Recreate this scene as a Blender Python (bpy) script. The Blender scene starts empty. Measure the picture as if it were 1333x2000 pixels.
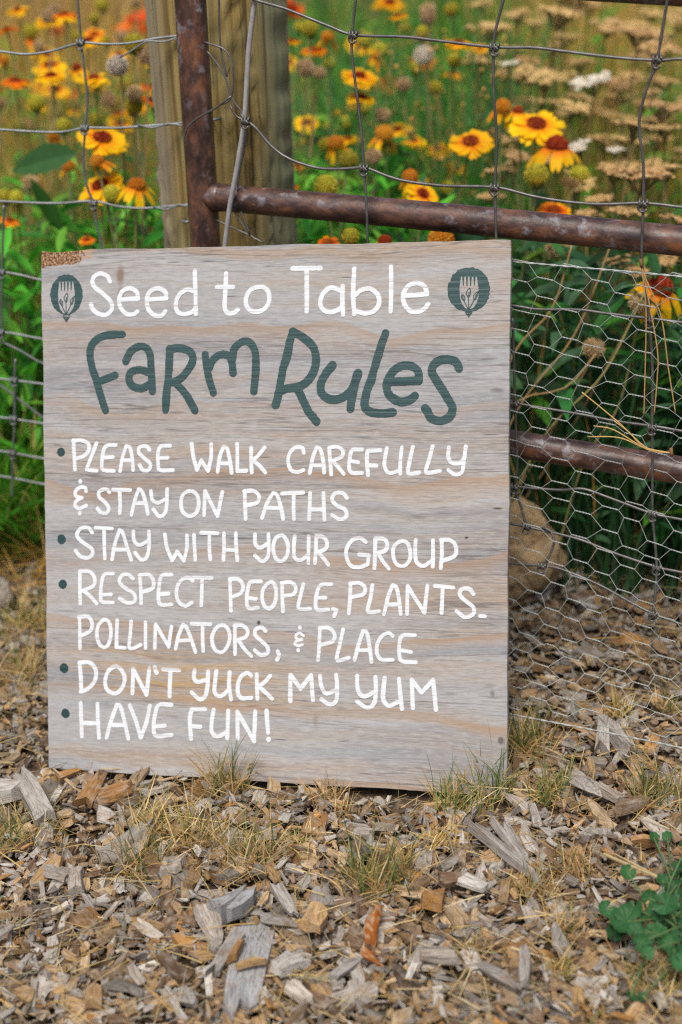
import bpy, math
import numpy as np
from mathutils import Vector, Matrix

S = bpy.context.scene
COL = S.collection

# ------------------------------------------------------------------ camera
PW, PH, F = 1333.0, 2000.0, 2778.0
CAM_Z, PITCH = 1.10, math.radians(25.0)
cam_data = bpy.data.cameras.new("camera")
cam = bpy.data.objects.new("camera", cam_data)
COL.objects.link(cam)
cam.location = (0, 0, CAM_Z)
cam.rotation_euler = (math.pi / 2 - PITCH, 0, 0)
cam_data.sensor_fit = 'VERTICAL'
cam_data.sensor_height = 36.0
cam_data.lens = 36.0 * F / PH
cam_data.clip_start = 0.05
cam_data.clip_end = 400.0
cam_data.dof.use_dof = True
cam_data.dof.focus_distance = 1.74
cam_data.dof.aperture_fstop = 2.7
S.camera = cam

# ------------------------------------------------------------------ light
SUN_EL, SUN_AZ = 62.0, 198.0      # degrees, azimuth clockwise from +Y
world = bpy.data.worlds.new("World")
S.world = world
world.use_nodes = True
wn = world.node_tree
bg = wn.nodes["Background"]
sky = wn.nodes.new("ShaderNodeTexSky")
sky.sky_type = 'NISHITA'
sky.sun_disc = False
sky.sun_elevation = math.radians(SUN_EL)
sky.sun_rotation = math.radians(SUN_AZ)
sky.air_density = 1.0
sky.dust_density = 4.0
sky.ozone_density = 1.0
wn.links.new(sky.outputs[0], bg.inputs[0])
bg.inputs[1].default_value = 0.09
sun_d = bpy.data.lights.new("sun", 'SUN')
sun = bpy.data.objects.new("sun", sun_d)
COL.objects.link(sun)
sun_d.energy = 2.9
sun_d.angle = math.radians(24)
sun_d.color = (1.0, 0.94, 0.86)
_el, _az = math.radians(SUN_EL), math.radians(SUN_AZ)
_to_sun = Vector((math.sin(_az) * math.cos(_el), math.cos(_az) * math.cos(_el), math.sin(_el)))
sun.rotation_euler = (-_to_sun).to_track_quat('-Z', 'Y').to_euler()
S.view_settings.view_transform = 'Standard'
S.view_settings.look = 'None'
S.view_settings.exposure = 0.22
S.view_settings.gamma = 1.0
S.render.engine = 'CYCLES'
S.cycles.max_bounces = 6
S.cycles.transparent_max_bounces = 6
S.cycles.use_denoising = False
S.cycles.use_adaptive_sampling = False
S.cycles.sample_clamp_indirect = 4.0
S.cycles.filter_width = 1.25

# ------------------------------------------------------------------ helpers
rng = np.random.RandomState(7)
CP, SP = math.cos(PITCH), math.sin(PITCH)
CAM = np.array([0, 0, CAM_Z])


def ray(px, py):
    a, b = px - PW / 2, -(py - PH / 2)
    return np.array([a, F * CP + b * SP, -F * SP + b * CP]) / F


def at_y(px, py, y):
    """the point seen at a photo pixel that stands y metres in front of the camera"""
    d = ray(px, py)
    return CAM + d * (y / d[1])


def on_plane(px, py, p0, n):
    d = ray(px, py)
    return CAM + d * (np.dot(p0 - CAM, n) / np.dot(d, n))


def ground_z(x, y):
    return 0.018 + 0.0616 * np.tanh(np.asarray(x) / 0.8) + 0 * np.asarray(y)


def on_ground(px, py, dz=0.0):
    p = at_y(px, py, 1.6)
    for _ in range(8):
        d = ray(px, py)
        t = (float(ground_z(p[0], p[1])) + dz - CAM_Z) / d[2]
        p = CAM + d * t
    return p


class MB:
    """collects geometry, links it as one mesh object"""
    def __init__(self):
        self.v, self.c, self.g, self.polys, self.n = [], [], [], [], 0

    def add(self, v, faces, col=(0.5, 0.5, 0.5), grain=None):
        v = np.asarray(v, float)
        k = len(v)
        self.v.append(v)
        c = np.asarray(col, float)
        self.c.append(np.broadcast_to(c, (k, 3)) if c.ndim == 1 else c)
        self.g.append(v if grain is None else np.asarray(grain, float))
        for f in (faces if isinstance(faces, list) else [faces]):
            f = np.asarray(f, int)
            if f.ndim == 1:
                f = f[None]
            self.polys.append(f + self.n)
        self.n += k
        return self

    def mesh(self, name, mat, smooth=False):
        v = np.concatenate(self.v)
        me = bpy.data.meshes.new(name)
        loops = np.concatenate([p.ravel() for p in self.polys])
        sizes = np.concatenate([np.full(len(p), p.shape[1]) for p in self.polys])
        starts = np.concatenate([[0], np.cumsum(sizes)[:-1]])
        me.vertices.add(len(v))
        me.vertices.foreach_set("co", v.ravel().astype(np.float32))
        me.loops.add(len(loops))
        me.loops.foreach_set("vertex_index", loops.astype(np.int32))
        me.polygons.add(len(sizes))
        me.polygons.foreach_set("loop_start", starts.astype(np.int32))
        me.polygons.foreach_set("loop_total", sizes.astype(np.int32))
        me.polygons.foreach_set("use_smooth", np.full(len(sizes), smooth))
        a = me.attributes.new("tint", 'FLOAT_COLOR', 'POINT')
        c = np.concatenate(self.c)
        a.data.foreach_set("color", np.concatenate([c, np.ones((len(c), 1))], 1).ravel().astype(np.float32))
        b = me.attributes.new("grain", 'FLOAT_VECTOR', 'POINT')
        b.data.foreach_set("vector", np.concatenate(self.g).ravel().astype(np.float32))
        me.update()
        me.validate()
        me.materials.append(mat)
        return me

    def build(self, name, mat, parent=None, smooth=False):
        o = bpy.data.objects.new(name, self.mesh(name, mat, smooth))
        COL.objects.link(o)
        if parent is not None:
            o.parent = parent
        return o


def tag(o, label, cat, group=None, kind=None):
    o["label"] = label
    o["category"] = cat
    if group:
        o["group"] = group
    if kind:
        o["kind"] = kind
    return o


def empty(name, loc=(0, 0, 0), label=None, cat=None, group=None):
    o = bpy.data.objects.new(name, None)
    o.empty_display_size = 0.05
    COL.objects.link(o)
    o.location = Vector(loc)
    if label:
        tag(o, label, cat, group)
    return o


def copy_tree(o, parent=None):
    c = o.copy()
    COL.objects.link(c)
    c.parent = parent
    for ch in list(o.children):
        copy_tree(ch, c)
    return c


def catmull(pts, step):
    p = np.asarray(pts, float)
    if len(p) == 2:
        n = max(2, int(np.linalg.norm(p[1] - p[0]) / step) + 1)
        return p[0] + (p[1] - p[0]) * np.linspace(0, 1, n)[:, None]
    closed = np.linalg.norm(p[0] - p[-1]) < 0.35 * np.linalg.norm(p[1] - p[0])
    if closed:
        q = np.vstack([p[-2], p, p[1]])
    else:
        q = np.vstack([2 * p[0] - p[1], p, 2 * p[-1] - p[-2]])
    out = []
    for i in range(1, len(q) - 2):
        a, b, c, d = q[i - 1], q[i], q[i + 1], q[i + 2]
        n = max(2, int(np.linalg.norm(c - b) / step))
        t = np.linspace(0, 1, n, endpoint=False)[:, None]
        out.append(0.5 * ((2 * b) + (c - a) * t + (2 * a - 5 * b + 4 * c - d) * t ** 2 + (3 * b - a - 3 * c + d) * t ** 3))
    out.append(q[-2][None])
    return np.vstack(out)


def frames(p):
    t = np.gradient(p, axis=0)
    t /= np.linalg.norm(t, axis=1)[:, None] + 1e-12
    r = np.array([0, 0, 1.0]) if abs(t[0][2]) < 0.9 else np.array([1.0, 0, 0])
    ns = []
    for k in t:
        r = r - k * np.dot(r, k)
        r /= np.linalg.norm(r) + 1e-12
        ns.append(r)
    ns = np.array(ns)
    return t, ns, np.cross(t, ns)


def tube(mb, path, r, n=8, col=(0.5, 0.5, 0.5), cap=True):
    p = np.asarray(path, float)
    m = len(p)
    t, a, b = frames(p)
    r = np.broadcast_to(np.asarray(r, float), (m,))
    th = np.linspace(0, 2 * math.pi, n, endpoint=False)
    v = p[:, None] + r[:, None, None] * (np.cos(th)[None, :, None] * a[:, None] + np.sin(th)[None, :, None] * b[:, None])
    v = v.reshape(-1, 3)
    i = np.arange(m - 1)[:, None] * n
    j = np.arange(n)[None]
    k = (j + 1) % n
    f = np.stack([i + j, i + k, i + n + k, i + n + j], -1).reshape(-1, 4)
    fs = [f]
    if cap:
        fs += [np.arange(n)[::-1], np.arange(n) + (m - 1) * n]
    s = np.concatenate([[0], np.cumsum(np.linalg.norm(np.diff(p, axis=0), axis=1))])
    g = np.stack([np.repeat(s, n), np.tile(th, m) * float(r.mean()), np.zeros(m * n)], 1)
    c = np.asarray(col, float)
    if c.ndim == 2:
        c = np.repeat(c, n, axis=0)
    mb.add(v, fs, c, g)


def rot_to(z, spin=0.0):
    """3x3 whose local Z points along z"""
    z = np.asarray(z, float)
    z = z / np.linalg.norm(z)
    x = np.cross([0, 1, 0.01], z)
    x /= np.linalg.norm(x)
    y = np.cross(z, x)
    c, s = math.cos(spin), math.sin(spin)
    return np.stack([c * x + s * y, -s * x + c * y, z], 1)


# ------------------------------------------------------------------ materials
class NT:
    def __init__(self, name):
        self.m = bpy.data.materials.new(name)
        self.m.use_nodes = True
        self.t = self.m.node_tree
        self.b = self.t.nodes["Principled BSDF"]
        self.out = self.t.nodes["Material Output"]

    def n(self, typ, **kw):
        nd = self.t.nodes.new("ShaderNode" + typ)
        for k, v in kw.items():
            setattr(nd, k, v)
        return nd

    def l(self, a, b):
        self.t.links.new(a, b)

    def put(self, sock, v):
        if isinstance(v, bpy.types.NodeSocket):
            self.l(v, sock)
        elif v is not None:
            sock.default_value = v

    def coords(self, kind="Object", scale=(1, 1, 1), loc=(0, 0, 0)):
        mp = self.n("Mapping")
        if kind == "grain":
            at = self.n("Attribute", attribute_name="grain")
            self.l(at.outputs["Vector"], mp.inputs[0])
        else:
            self.l(self.n("TexCoord").outputs[kind], mp.inputs[0])
        mp.inputs["Scale"].default_value = scale
        mp.inputs["Location"].default_value = loc
        return mp.outputs[0]

    def noise(self, vec, scale=1.0, detail=4.0, rough=0.55, dist=0.0):
        nd = self.n("TexNoise")
        self.l(vec, nd.inputs["Vector"])
        nd.inputs["Scale"].default_value = scale
        nd.inputs["Detail"].default_value = detail
        nd.inputs["Roughness"].default_value = rough
        nd.inputs["Distortion"].default_value = dist
        return nd.outputs["Fac"]

    def ramp(self, fac, stops, interp='LINEAR'):
        nd = self.n("ValToRGB")
        cr = nd.color_ramp
        cr.interpolation = interp
        while len(cr.elements) < len(stops):
            cr.elements.new(0.5)
        for e, (p, c) in zip(cr.elements, stops):
            e.position = p
            e.color = (c[0], c[1], c[2], 1) if hasattr(c, '__len__') else (c, c, c, 1)
        self.l(fac, nd.inputs[0])
        return nd.outputs[0]

    def mix(self, fac, a, b, blend='MIX'):
        nd = self.n("MixRGB", blend_type=blend)
        self.put(nd.inputs[0], fac)
        for s, v in ((nd.inputs[1], a), (nd.inputs[2], b)):
            if isinstance(v, tuple):
                v = (v[0], v[1], v[2], 1)
            self.put(s, v)
        return nd.outputs[0]

    def math(self, op, a, b=0.0, c=None, clamp=False):
        nd = self.n("Math", operation=op, use_clamp=clamp)
        self.put(nd.inputs[0], a)
        self.put(nd.inputs[1], b)
        if c is not None:
            self.put(nd.inputs[2], c)
        return nd.outputs[0]

    def bump(self, h, strength=0.4, dist=0.002):
        nd = self.n("Bump")
        nd.inputs["Strength"].default_value = strength
        nd.inputs["Distance"].default_value = dist
        self.l(h, nd.inputs["Height"])
        self.l(nd.outputs[0], self.b.inputs["Normal"])

    def fin(self, col=None, rough=0.6, spec=0.4, metal=0.0):
        self.put(self.b.inputs["Base Color"], (*col, 1) if isinstance(col, tuple) else col)
        self.put(self.b.inputs["Roughness"], rough)
        self.b.inputs["Specular IOR Level"].default_value = spec
        self.put(self.b.inputs["Metallic"], metal)
        return self.m


def mat_board():
    m = NT("weathered_plywood")
    sep = m.n("SeparateXYZ")
    m.l(m.n("TexCoord").outputs["Object"], sep.inputs[0])
    x, z = sep.outputs[0], sep.outputs[2]
    warp = m.noise(m.coords(scale=(3.0, 1, 5.0)), 1.0, 3, 0.5)
    zz = m.math('ADD', z, m.math('MULTIPLY', m.math('SUBTRACT', warp, 0.5), 0.085))
    def vec(sx, sz, off=0.0):
        c = m.n("CombineXYZ")
        m.l(m.math('MULTIPLY_ADD', x, sx, off), c.inputs[0])
        c.inputs[1].default_value = off * 0.37
        m.l(m.math('MULTIPLY', zz, sz), c.inputs[2])
        return c.outputs[0]
    z2 = m.math('ADD', z, m.math('MULTIPLY', m.math('SUBTRACT', warp, 0.5), 0.018))
    def svec(sx, sz, off=0.0):
        c = m.n("CombineXYZ")
        m.l(m.math('MULTIPLY_ADD', x, sx, off), c.inputs[0])
        c.inputs[1].default_value = off * 0.53
        m.l(m.math('MULTIPLY', z2, sz), c.inputs[2])
        return c.outputs[0]
    broad = m.noise(vec(1.3, 15, 3.0), 1.0, 5, 0.6)
    base = m.ramp(broad, [(0.26, (0.29, 0.29, 0.31)), (0.42, (0.38, 0.365, 0.365)), (0.52, (0.42, 0.40, 0.395)),
                          (0.60, (0.40, 0.33, 0.285)), (0.70, (0.42, 0.40, 0.395)), (0.85, (0.30, 0.30, 0.32))])
    streak = m.noise(vec(3.0, 62, 9.0), 1.0, 5, 0.65)
    c1 = m.mix(m.ramp(streak, [(0.42, 0.0), (0.64, 0.6)]), base, (0.47, 0.465, 0.475))
    tan = m.noise(vec(1.7, 27, 21.0), 1.0, 5, 0.6)
    c2 = m.mix(m.ramp(tan, [(0.50, 0.0), (0.68, 0.8)]), c1, (0.43, 0.32, 0.235))
    blu = m.noise(vec(1.9, 24, 37.0), 1.0, 5, 0.62)
    c3 = m.mix(m.ramp(blu, [(0.51, 0.0), (0.70, 0.75)]), c2, (0.25, 0.26, 0.295))
    # warm patch where an older line was sanded off
    def blob(cx, cz, rx, rz, soft=0.5):
        dx = m.math('MULTIPLY', m.math('SUBTRACT', x, cx), 1 / rx)
        dz = m.math('MULTIPLY', m.math('SUBTRACT', zz, cz), 1 / rz)
        d = m.math('SQRT', m.math('ADD', m.math('MULTIPLY', dx, dx), m.math('MULTIPLY', dz, dz)))
        return m.ramp(d, [(1 - soft, 1.0), (1.0, 0.0)])
    grainy = m.ramp(m.noise(vec(5, 90, 5.0), 1.0, 4, 0.7), [(0.38, 0.0), (0.62, 1.0)])
    w1 = m.math('MULTIPLY', blob(-0.125, 0.13, 0.22, 0.048, 0.7), grainy)
    c4 = m.mix(m.math('MULTIPLY', w1, 0.9), c3, (0.50, 0.31, 0.13))
    # dark pore lines
    pore = m.noise(svec(4.5, 150, 2.0), 1.0, 1, 0.4)
    pore2 = m.noise(svec(11.0, 290, 14.0), 1.0, 2, 0.5)
    pl = m.ramp(m.math('ABSOLUTE', m.math('SUBTRACT', pore, 0.5)), [(0.006, 1.0), (0.026, 0.0)])
    pl2 = m.ramp(m.math('ABSOLUTE', m.math('SUBTRACT', pore2, 0.5)), [(0.010, 1.0), (0.045, 0.0)])
    patch = m.ramp(m.noise(vec(1.6, 12, 51.0), 1.0, 3, 0.5), [(0.40, 0.10), (0.62, 1.0)])
    c5 = m.mix(m.math('MULTIPLY', m.math('MULTIPLY', pl, 0.72), patch), c4, (0.13, 0.11, 0.105))
    c5 = m.mix(m.math('MULTIPLY', m.math('MULTIPLY', pl2, 0.4), patch), c5, (0.17, 0.15, 0.145))
    speck = m.noise(svec(70, 420, 6.0), 1.0, 3, 0.65)
    c5 = m.mix(m.ramp(speck, [(0.36, 0.30), (0.50, 0.0)]), c5, (0.23, 0.21, 0.205))
    c5 = m.mix(m.ramp(speck, [(0.52, 0.0), (0.68, 0.40)]), c5, (0.52, 0.51, 0.52))
    dash = m.noise(svec(14, 190, 61.0), 1.0, 2, 0.5)
    c5 = m.mix(m.ramp(dash, [(0.235, 0.85), (0.285, 0.0)]), c5, (0.12, 0.12, 0.135))
    c5 = m.mix(1.0, c5, (0.92, 0.95, 0.955), 'MULTIPLY')
    ring = m.n("TexWave", wave_type='BANDS', bands_direction='Z', wave_profile='SAW')
    m.l(vec(1.0, 1.0), ring.inputs["Vector"])
    ring.inputs["Scale"].default_value = 3.2
    ring.inputs["Distortion"].default_value = 3.0
    ring.inputs["Detail"].default_value = 2.0
    ring.inputs["Detail Scale"].default_value = 1.2
    c5 = m.mix(m.math('MULTIPLY', m.ramp(ring.outputs["Fac"], [(0.80, 0.0), (0.97, 0.75), (1.0, 0.0)]), m.ramp(broad, [(0.35, 0.3), (0.6, 1.0)])), c5, (0.36, 0.245, 0.16))
    # stains
    for (cx, cz, rx, rz, k, colr) in ((-0.198, 0.652, 0.007, 0.017, 0.75, (0.20, 0.115, 0.07)), (-0.198, 0.627, 0.006, 0.011, 0.6, (0.16, 0.10, 0.07)),
                                      (-0.128, 0.196, 0.008, 0.014, 0.45, (0.22, 0.15, 0.12)), (0.061, 0.084, 0.005, 0.014, 0.4, (0.25, 0.16, 0.12)),
                                      (-0.014, 0.207, 0.0032, 0.0035, 0.95, (0.05, 0.035, 0.03)), (0.290, 0.356, 0.008, 0.0022, 0.9, (0.07, 0.055, 0.05)),
                                      (0.297, 0.074, 0.005, 0.005, 0.8, (0.08, 0.065, 0.06)), (0.288, 0.510, 0.011, 0.004, 0.7, (0.14, 0.13, 0.14)),
                                      (0.286, 0.128, 0.004, 0.006, 0.6, (0.12, 0.10, 0.10)), (0.252, 0.318, 0.003, 0.002, 0.9, (0.05, 0.04, 0.04))):
        c5 = m.mix(m.math('MULTIPLY', blob(cx, cz, rx, rz, 0.6), k), c5, colr)
    # torn corner, core veneer showing
    nz = m.noise(m.coords(scale=(1, 1, 1)), 140, 3, 0.7)
    e1 = m.math('MULTIPLY_ADD', m.math('SUBTRACT', nz, 0.5), 0.040, m.math('MULTIPLY_ADD', z, -0.35, x))
    corner_x = m.math('LESS_THAN', e1, -0.487)
    corner_x2 = m.math('LESS_THAN', e1, -0.475)
    nz2 = m.noise(m.coords(scale=(75, 1, 120)), 1.0, 4, 0.65)
    e2 = m.math('MULTIPLY_ADD', m.math('SUBTRACT', nz2, 0.5), 0.022, m.math('MULTIPLY_ADD', x, -0.10, m.math('SUBTRACT', z, 0.026)))
    corner_z = m.math('GREATER_THAN', e2, 0.667)
    core = m.ramp(m.noise(m.coords(scale=(1, 1, 1)), 330, 2, 0.6), [(0.35, (0.05, 0.025, 0.015)), (0.5, (0.24, 0.12, 0.055)), (0.66, (0.5, 0.36, 0.25))])
    c6 = m.mix(m.math('MULTIPLY', m.math('MULTIPLY', corner_x2, corner_z), grainy), c5, (0.5, 0.26, 0.10))
    c6 = m.mix(m.math('MULTIPLY', corner_x, corner_z), c6, core)
    h = m.math('SUBTRACT', m.math('MULTIPLY', m.noise(vec(6, 330, 4.0), 1.0, 4, 0.6), 1.0), m.math('MULTIPLY', m.math('ADD', pl, pl2), 0.35))
    h = m.math('SUBTRACT', h, m.math('MULTIPLY', m.math('MULTIPLY', corner_x, corner_z), 1.2))
    m.bump(h, 0.22, 0.001)
    return m.fin(c6, 0.72, 0.25)


def mat_paint(name, col, dark, rough=0.5):
    m = NT(name)
    n1 = m.noise(m.coords(scale=(4, 1, 230)), 1.0, 3, 0.6)
    n2 = m.noise(m.coords(scale=(60, 60, 60)), 1.0, 3, 0.6)
    c = m.mix(m.ramp(n1, [(0.30, 0.85), (0.44, 0.0)]), col, dark)
    c = m.mix(m.ramp(n2, [(0.35, 0.25), (0.6, 0.0)]), c, dark)
    m.bump(m.math('ADD', n1, m.math('MULTIPLY', n2, 0.4)), 0.7, 0.002)
    return m.fin(c, rough, 0.35)


def mat_rust():
    m = NT("rusty_steel")
    g1 = m.noise(m.coords("grain", (20, 42, 1)), 1.0, 7, 0.7, 0.3)
    g2 = m.noise(m.coords("grain", (60, 90, 1), (3, 1, 0)), 1.0, 4, 0.6)
    g3 = m.noise(m.coords("grain", (55, 60, 1), (7, 5, 0)), 1.0, 5, 0.6, 0.2)
    g4 = m.noise(m.coords("grain", (4, 10, 1), (1, 9, 0)), 1.0, 3, 0.5)
    c = m.ramp(g1, [(0.34, (0.020, 0.012, 0.011)), (0.45, (0.055, 0.026, 0.020)), (0.55, (0.115, 0.052, 0.034)), (0.68, (0.24, 0.090, 0.034))])
    c = m.mix(m.ramp(g2, [(0.5, 0.0), (0.75, 0.55)]), c, (0.035, 0.020, 0.017))
    pm = m.math('MULTIPLY', m.ramp(g3, [(0.54, 0.0), (0.66, 1.0)]), m.ramp(g4, [(0.42, 0.0), (0.6, 1.0)]))
    c = m.mix(m.math('MULTIPLY', pm, 0.8), c, (0.30, 0.29, 0.33))
    c = m.mix(m.ramp(m.noise(m.coords("grain", (110, 110, 1)), 1.0, 2, 0.5), [(0.70, 0.0), (0.78, 0.8)]), c, (0.32, 0.13, 0.05))
    m.bump(m.math('ADD', m.math('MULTIPLY', g2, 0.7), m.math('MULTIPLY', g3, 0.6)), 0.55, 0.002)
    r = m.ramp(g1, [(0.3, 0.34), (0.7, 0.55)])
    m.b.inputs['Coat Weight'].default_value = 0.25
    m.b.inputs['Coat Roughness'].default_value = 0.35
    return m.fin(c, r, 0.6)


def mat_wire(name, c0, c1, rough=0.45, metal=0.5):
    m = NT(name)
    g = m.noise(m.coords("grain", (70, 200, 1)), 1.0, 3, 0.6)
    g2 = m.noise(m.coords("Object", (9, 9, 9)), 1.0, 3, 0.6)
    c = m.mix(m.ramp(g, [(0.35, 0.0), (0.65, 1.0)]), c0, c1)
    c = m.mix(m.ramp(g2, [(0.55, 0.0), (0.75, 0.6)]), c, (c0[0] * 0.7, c0[1] * 0.55, c0[2] * 0.42))
    return m.fin(c, rough, 0.5, metal)


def mat_post():
    m = NT("weathered_post_wood")
    g1 = m.noise(m.coords("grain", (2.2, 70, 1)), 1.0, 5, 0.65, 0.3)
    g2 = m.noise(m.coords("grain", (5, 330, 1), (4, 2, 0)), 1.0, 4, 0.65)
    g3 = m.noise(m.coords("grain", (1.5, 16, 1), (2, 7, 0)), 1.0, 4, 0.6, 0.5)
    c = m.ramp(g1, [(0.30, (0.085, 0.052, 0.018)), (0.42, (0.25, 0.175, 0.058)), (0.58, (0.38, 0.28, 0.10)), (0.75, (0.50, 0.40, 0.19))])
    c = m.mix(m.ramp(g3, [(0.48, 0.0), (0.70, 0.75)]), c, (0.16, 0.09, 0.04))
    moss = m.noise(m.coords("grain", (5, 14, 1), (9, 1, 0)), 1.0, 5, 0.6)
    c = m.mix(m.ramp(moss, [(0.5, 0.0), (0.72, 0.6)]), c, (0.27, 0.275, 0.16))
    sp = m.n("SeparateXYZ")
    m.l(m.coords("grain"), sp.inputs[0])
    edge = m.math('MULTIPLY_ADD', m.math('SUBTRACT', moss, 0.5), 0.10, sp.outputs[1])
    c = m.mix(m.math('MULTIPLY', m.ramp(edge, [(0.505, 0.0), (0.545, 0.7)]), m.ramp(g1, [(0.3, 0.5), (0.55, 1.0)])), c, (0.30, 0.335, 0.215))
    c = m.mix(m.math('MULTIPLY', m.ramp(edge, [(0.345, 0.7), (0.395, 0.0)]), m.ramp(g1, [(0.3, 0.4), (0.55, 1.0)])), c, (0.46, 0.43, 0.33))
    for yy, ww, kk in ((0.511, 0.0022, 0.85), (0.452, 0.0014, 0.6), (0.540, 0.0012, 0.5), (0.395, 0.0015, 0.5)):
        dl = m.math('ABSOLUTE', m.math('SUBTRACT', m.math('MULTIPLY_ADD', m.math('SUBTRACT', g3, 0.5), 0.010, sp.outputs[1]), yy))
        c = m.mix(m.math('MULTIPLY', m.ramp(dl, [(0.0, 1.0), (ww, 0.0)]), kk), c, (0.045, 0.028, 0.014))
    crack = m.ramp(g2, [(0.33, 1.0), (0.43, 0.0)])
    c = m.mix(m.math('MULTIPLY', crack, 0.75), c, (0.05, 0.035, 0.025))
    m.bump(m.math('SUBTRACT', m.math('ADD', g1, m.math('MULTIPLY', g2, 0.5)), crack), 0.5, 0.003)
    return m.fin(c, 0.85, 0.15)


def mat_chip():
    m = NT("wood_mulch")
    at = m.n("Attribute", attribute_name="tint")
    oi = m.n("ObjectInfo")
    g1 = m.noise(m.coords("grain", (35, 520, 520)), 1.0, 4, 0.7)
    g2 = m.noise(m.coords("grain", (70, 110, 110)), 1.0, 3, 0.6)
    hsv = m.n("HueSaturation")
    m.l(at.outputs["Color"], hsv.inputs["Color"])
    m.l(m.math('MULTIPLY_ADD', oi.outputs["Random"], 0.35, 0.83), hsv.inputs["Value"])
    c = m.mix(m.ramp(g1, [(0.34, 0.7), (0.54, 0.0)]), hsv.outputs[0], (0.055, 0.038, 0.026), 'MIX')
    c = m.mix(m.ramp(g2, [(0.48, 0.0), (0.75, 0.4)]), c, (0.52, 0.49, 0.45))
    c = m.mix(m.ramp(m.noise(m.coords("grain", (40, 60, 60), (3, 8, 2)), 1.0, 3, 0.6), [(0.52, 0.0), (0.72, 0.5)]), c, (0.22, 0.13, 0.07))
    m.bump(m.math('ADD', g1, m.math('MULTIPLY', g2, 0.5)), 0.6, 0.0022)
    return m.fin(c, 0.85, 0.15)


def mat_plant(name, transl=0.35, rough=0.55, spec=0.25, vein=True):
    m = NT(name)
    at = m.n("Attribute", attribute_name="tint")
    oi = m.n("ObjectInfo")
    hsv = m.n("HueSaturation")
    m.l(at.outputs["Color"], hsv.inputs["Color"])
    nz = m.noise(m.coords("Object", (70, 70, 70)), 1.0, 3, 0.6)
    m.l(m.math('ADD', m.math('MULTIPLY_ADD', oi.outputs["Random"], 0.25, 0.62), m.math('MULTIPLY', nz, 0.5)), hsv.inputs["Value"])
    m.l(m.math('MULTIPLY_ADD', oi.outputs["Random"], 0.02, 0.49), hsv.inputs["Hue"])
    m.fin(hsv.outputs[0], rough, spec)
    m.bump(nz, 0.2, 0.001)
    if transl > 0:
        tr = m.n("BsdfTranslucent")
        m.l(hsv.outputs[0], tr.inputs[0])
        mx = m.n("MixShader")
        mx.inputs[0].default_value = transl
        m.l(m.b.outputs[0], mx.inputs[1])
        m.l(tr.outputs[0], mx.inputs[2])
        m.l(mx.outputs[0], m.out.inputs[0])
    return m.m


def mat_soil():
    m = NT("mulchy_soil")
    n1 = m.noise(m.coords("Object", (6, 6, 6)), 1.0, 6, 0.65)
    n2 = m.noise(m.coords("Object", (90, 90, 90)), 1.0, 5, 0.7)
    c = m.ramp(n2, [(0.3, (0.035, 0.024, 0.016)), (0.5, (0.11, 0.078, 0.05)), (0.7, (0.24, 0.18, 0.125))])
    c = m.mix(m.ramp(n1, [(0.4, 0.0), (0.7, 0.5)]), c, (0.09, 0.075, 0.045))
    m.bump(n2, 0.8, 0.008)
    return m.fin(c, 0.95, 0.1)


def mat_stone(name, c0, c1):
    m = NT(name)
    n1 = m.noise(m.coords("Object", (14, 14, 14)), 1.0, 6, 0.65)
    n2 = m.noise(m.coords("Object", (120, 120, 120)), 1.0, 4, 0.65)
    c = m.mix(m.ramp(n1, [(0.35, 0.0), (0.65, 1.0)]), c0, c1)
    c = m.mix(m.ramp(n2, [(0.3, 0.4), (0.5, 0.0)]), c, (c0[0] * 0.4, c0[1] * 0.4, c0[2] * 0.4))
    m.bump(m.math('ADD', n1, n2), 0.9, 0.006)
    return m.fin(c, 0.85, 0.2)


M_BOARD = mat_board()
M_WHITE = mat_paint("white_sign_paint", (0.74, 0.785, 0.83), (0.50, 0.47, 0.46), 0.45)
M_GREEN = mat_paint("slate_green_sign_paint", (0.034, 0.077, 0.080), (0.020, 0.046, 0.049), 0.5)
M_DGREEN = mat_paint("dark_green_sign_paint", (0.022, 0.058, 0.060), (0.014, 0.036, 0.038), 0.5)
M_RUST = mat_rust()
M_WIRE = mat_wire("dull_fence_wire", (0.11, 0.105, 0.10), (0.20, 0.195, 0.19))
M_GALV = mat_wire("galvanised_fence_wire", (0.15, 0.165, 0.17), (0.27, 0.285, 0.29))
M_STAY = mat_wire("pale_bent_wire", (0.36, 0.35, 0.35), (0.48, 0.47, 0.46), 0.5, 0.2)
M_NET = mat_wire("galvanised_netting_wire", (0.31, 0.34, 0.33), (0.50, 0.53, 0.52), 0.5, 0.3)
M_POST = mat_post()
M_CHIP = mat_chip()
M_LEAF = mat_plant("plant_leaf", 0.38, 0.5, 0.25)
M_GRASS = mat_plant("grass_blade", 0.38, 0.55, 0.25)
M_PETAL = mat_plant("flower_petal", 0.30, 0.6, 0.15)
M_HEAD = mat_plant("flower_centre", 0.0, 0.8, 0.1)
M_STEM = mat_plant("plant_stem", 0.0, 0.65, 0.2)
M_SOIL = mat_soil()
M_ROCK = mat_stone("tan_rock", (0.32, 0.21, 0.105), (0.50, 0.36, 0.205))
M_STONE = mat_stone("grey_tan_stone", (0.26, 0.22, 0.175), (0.36, 0.32, 0.27))

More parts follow.
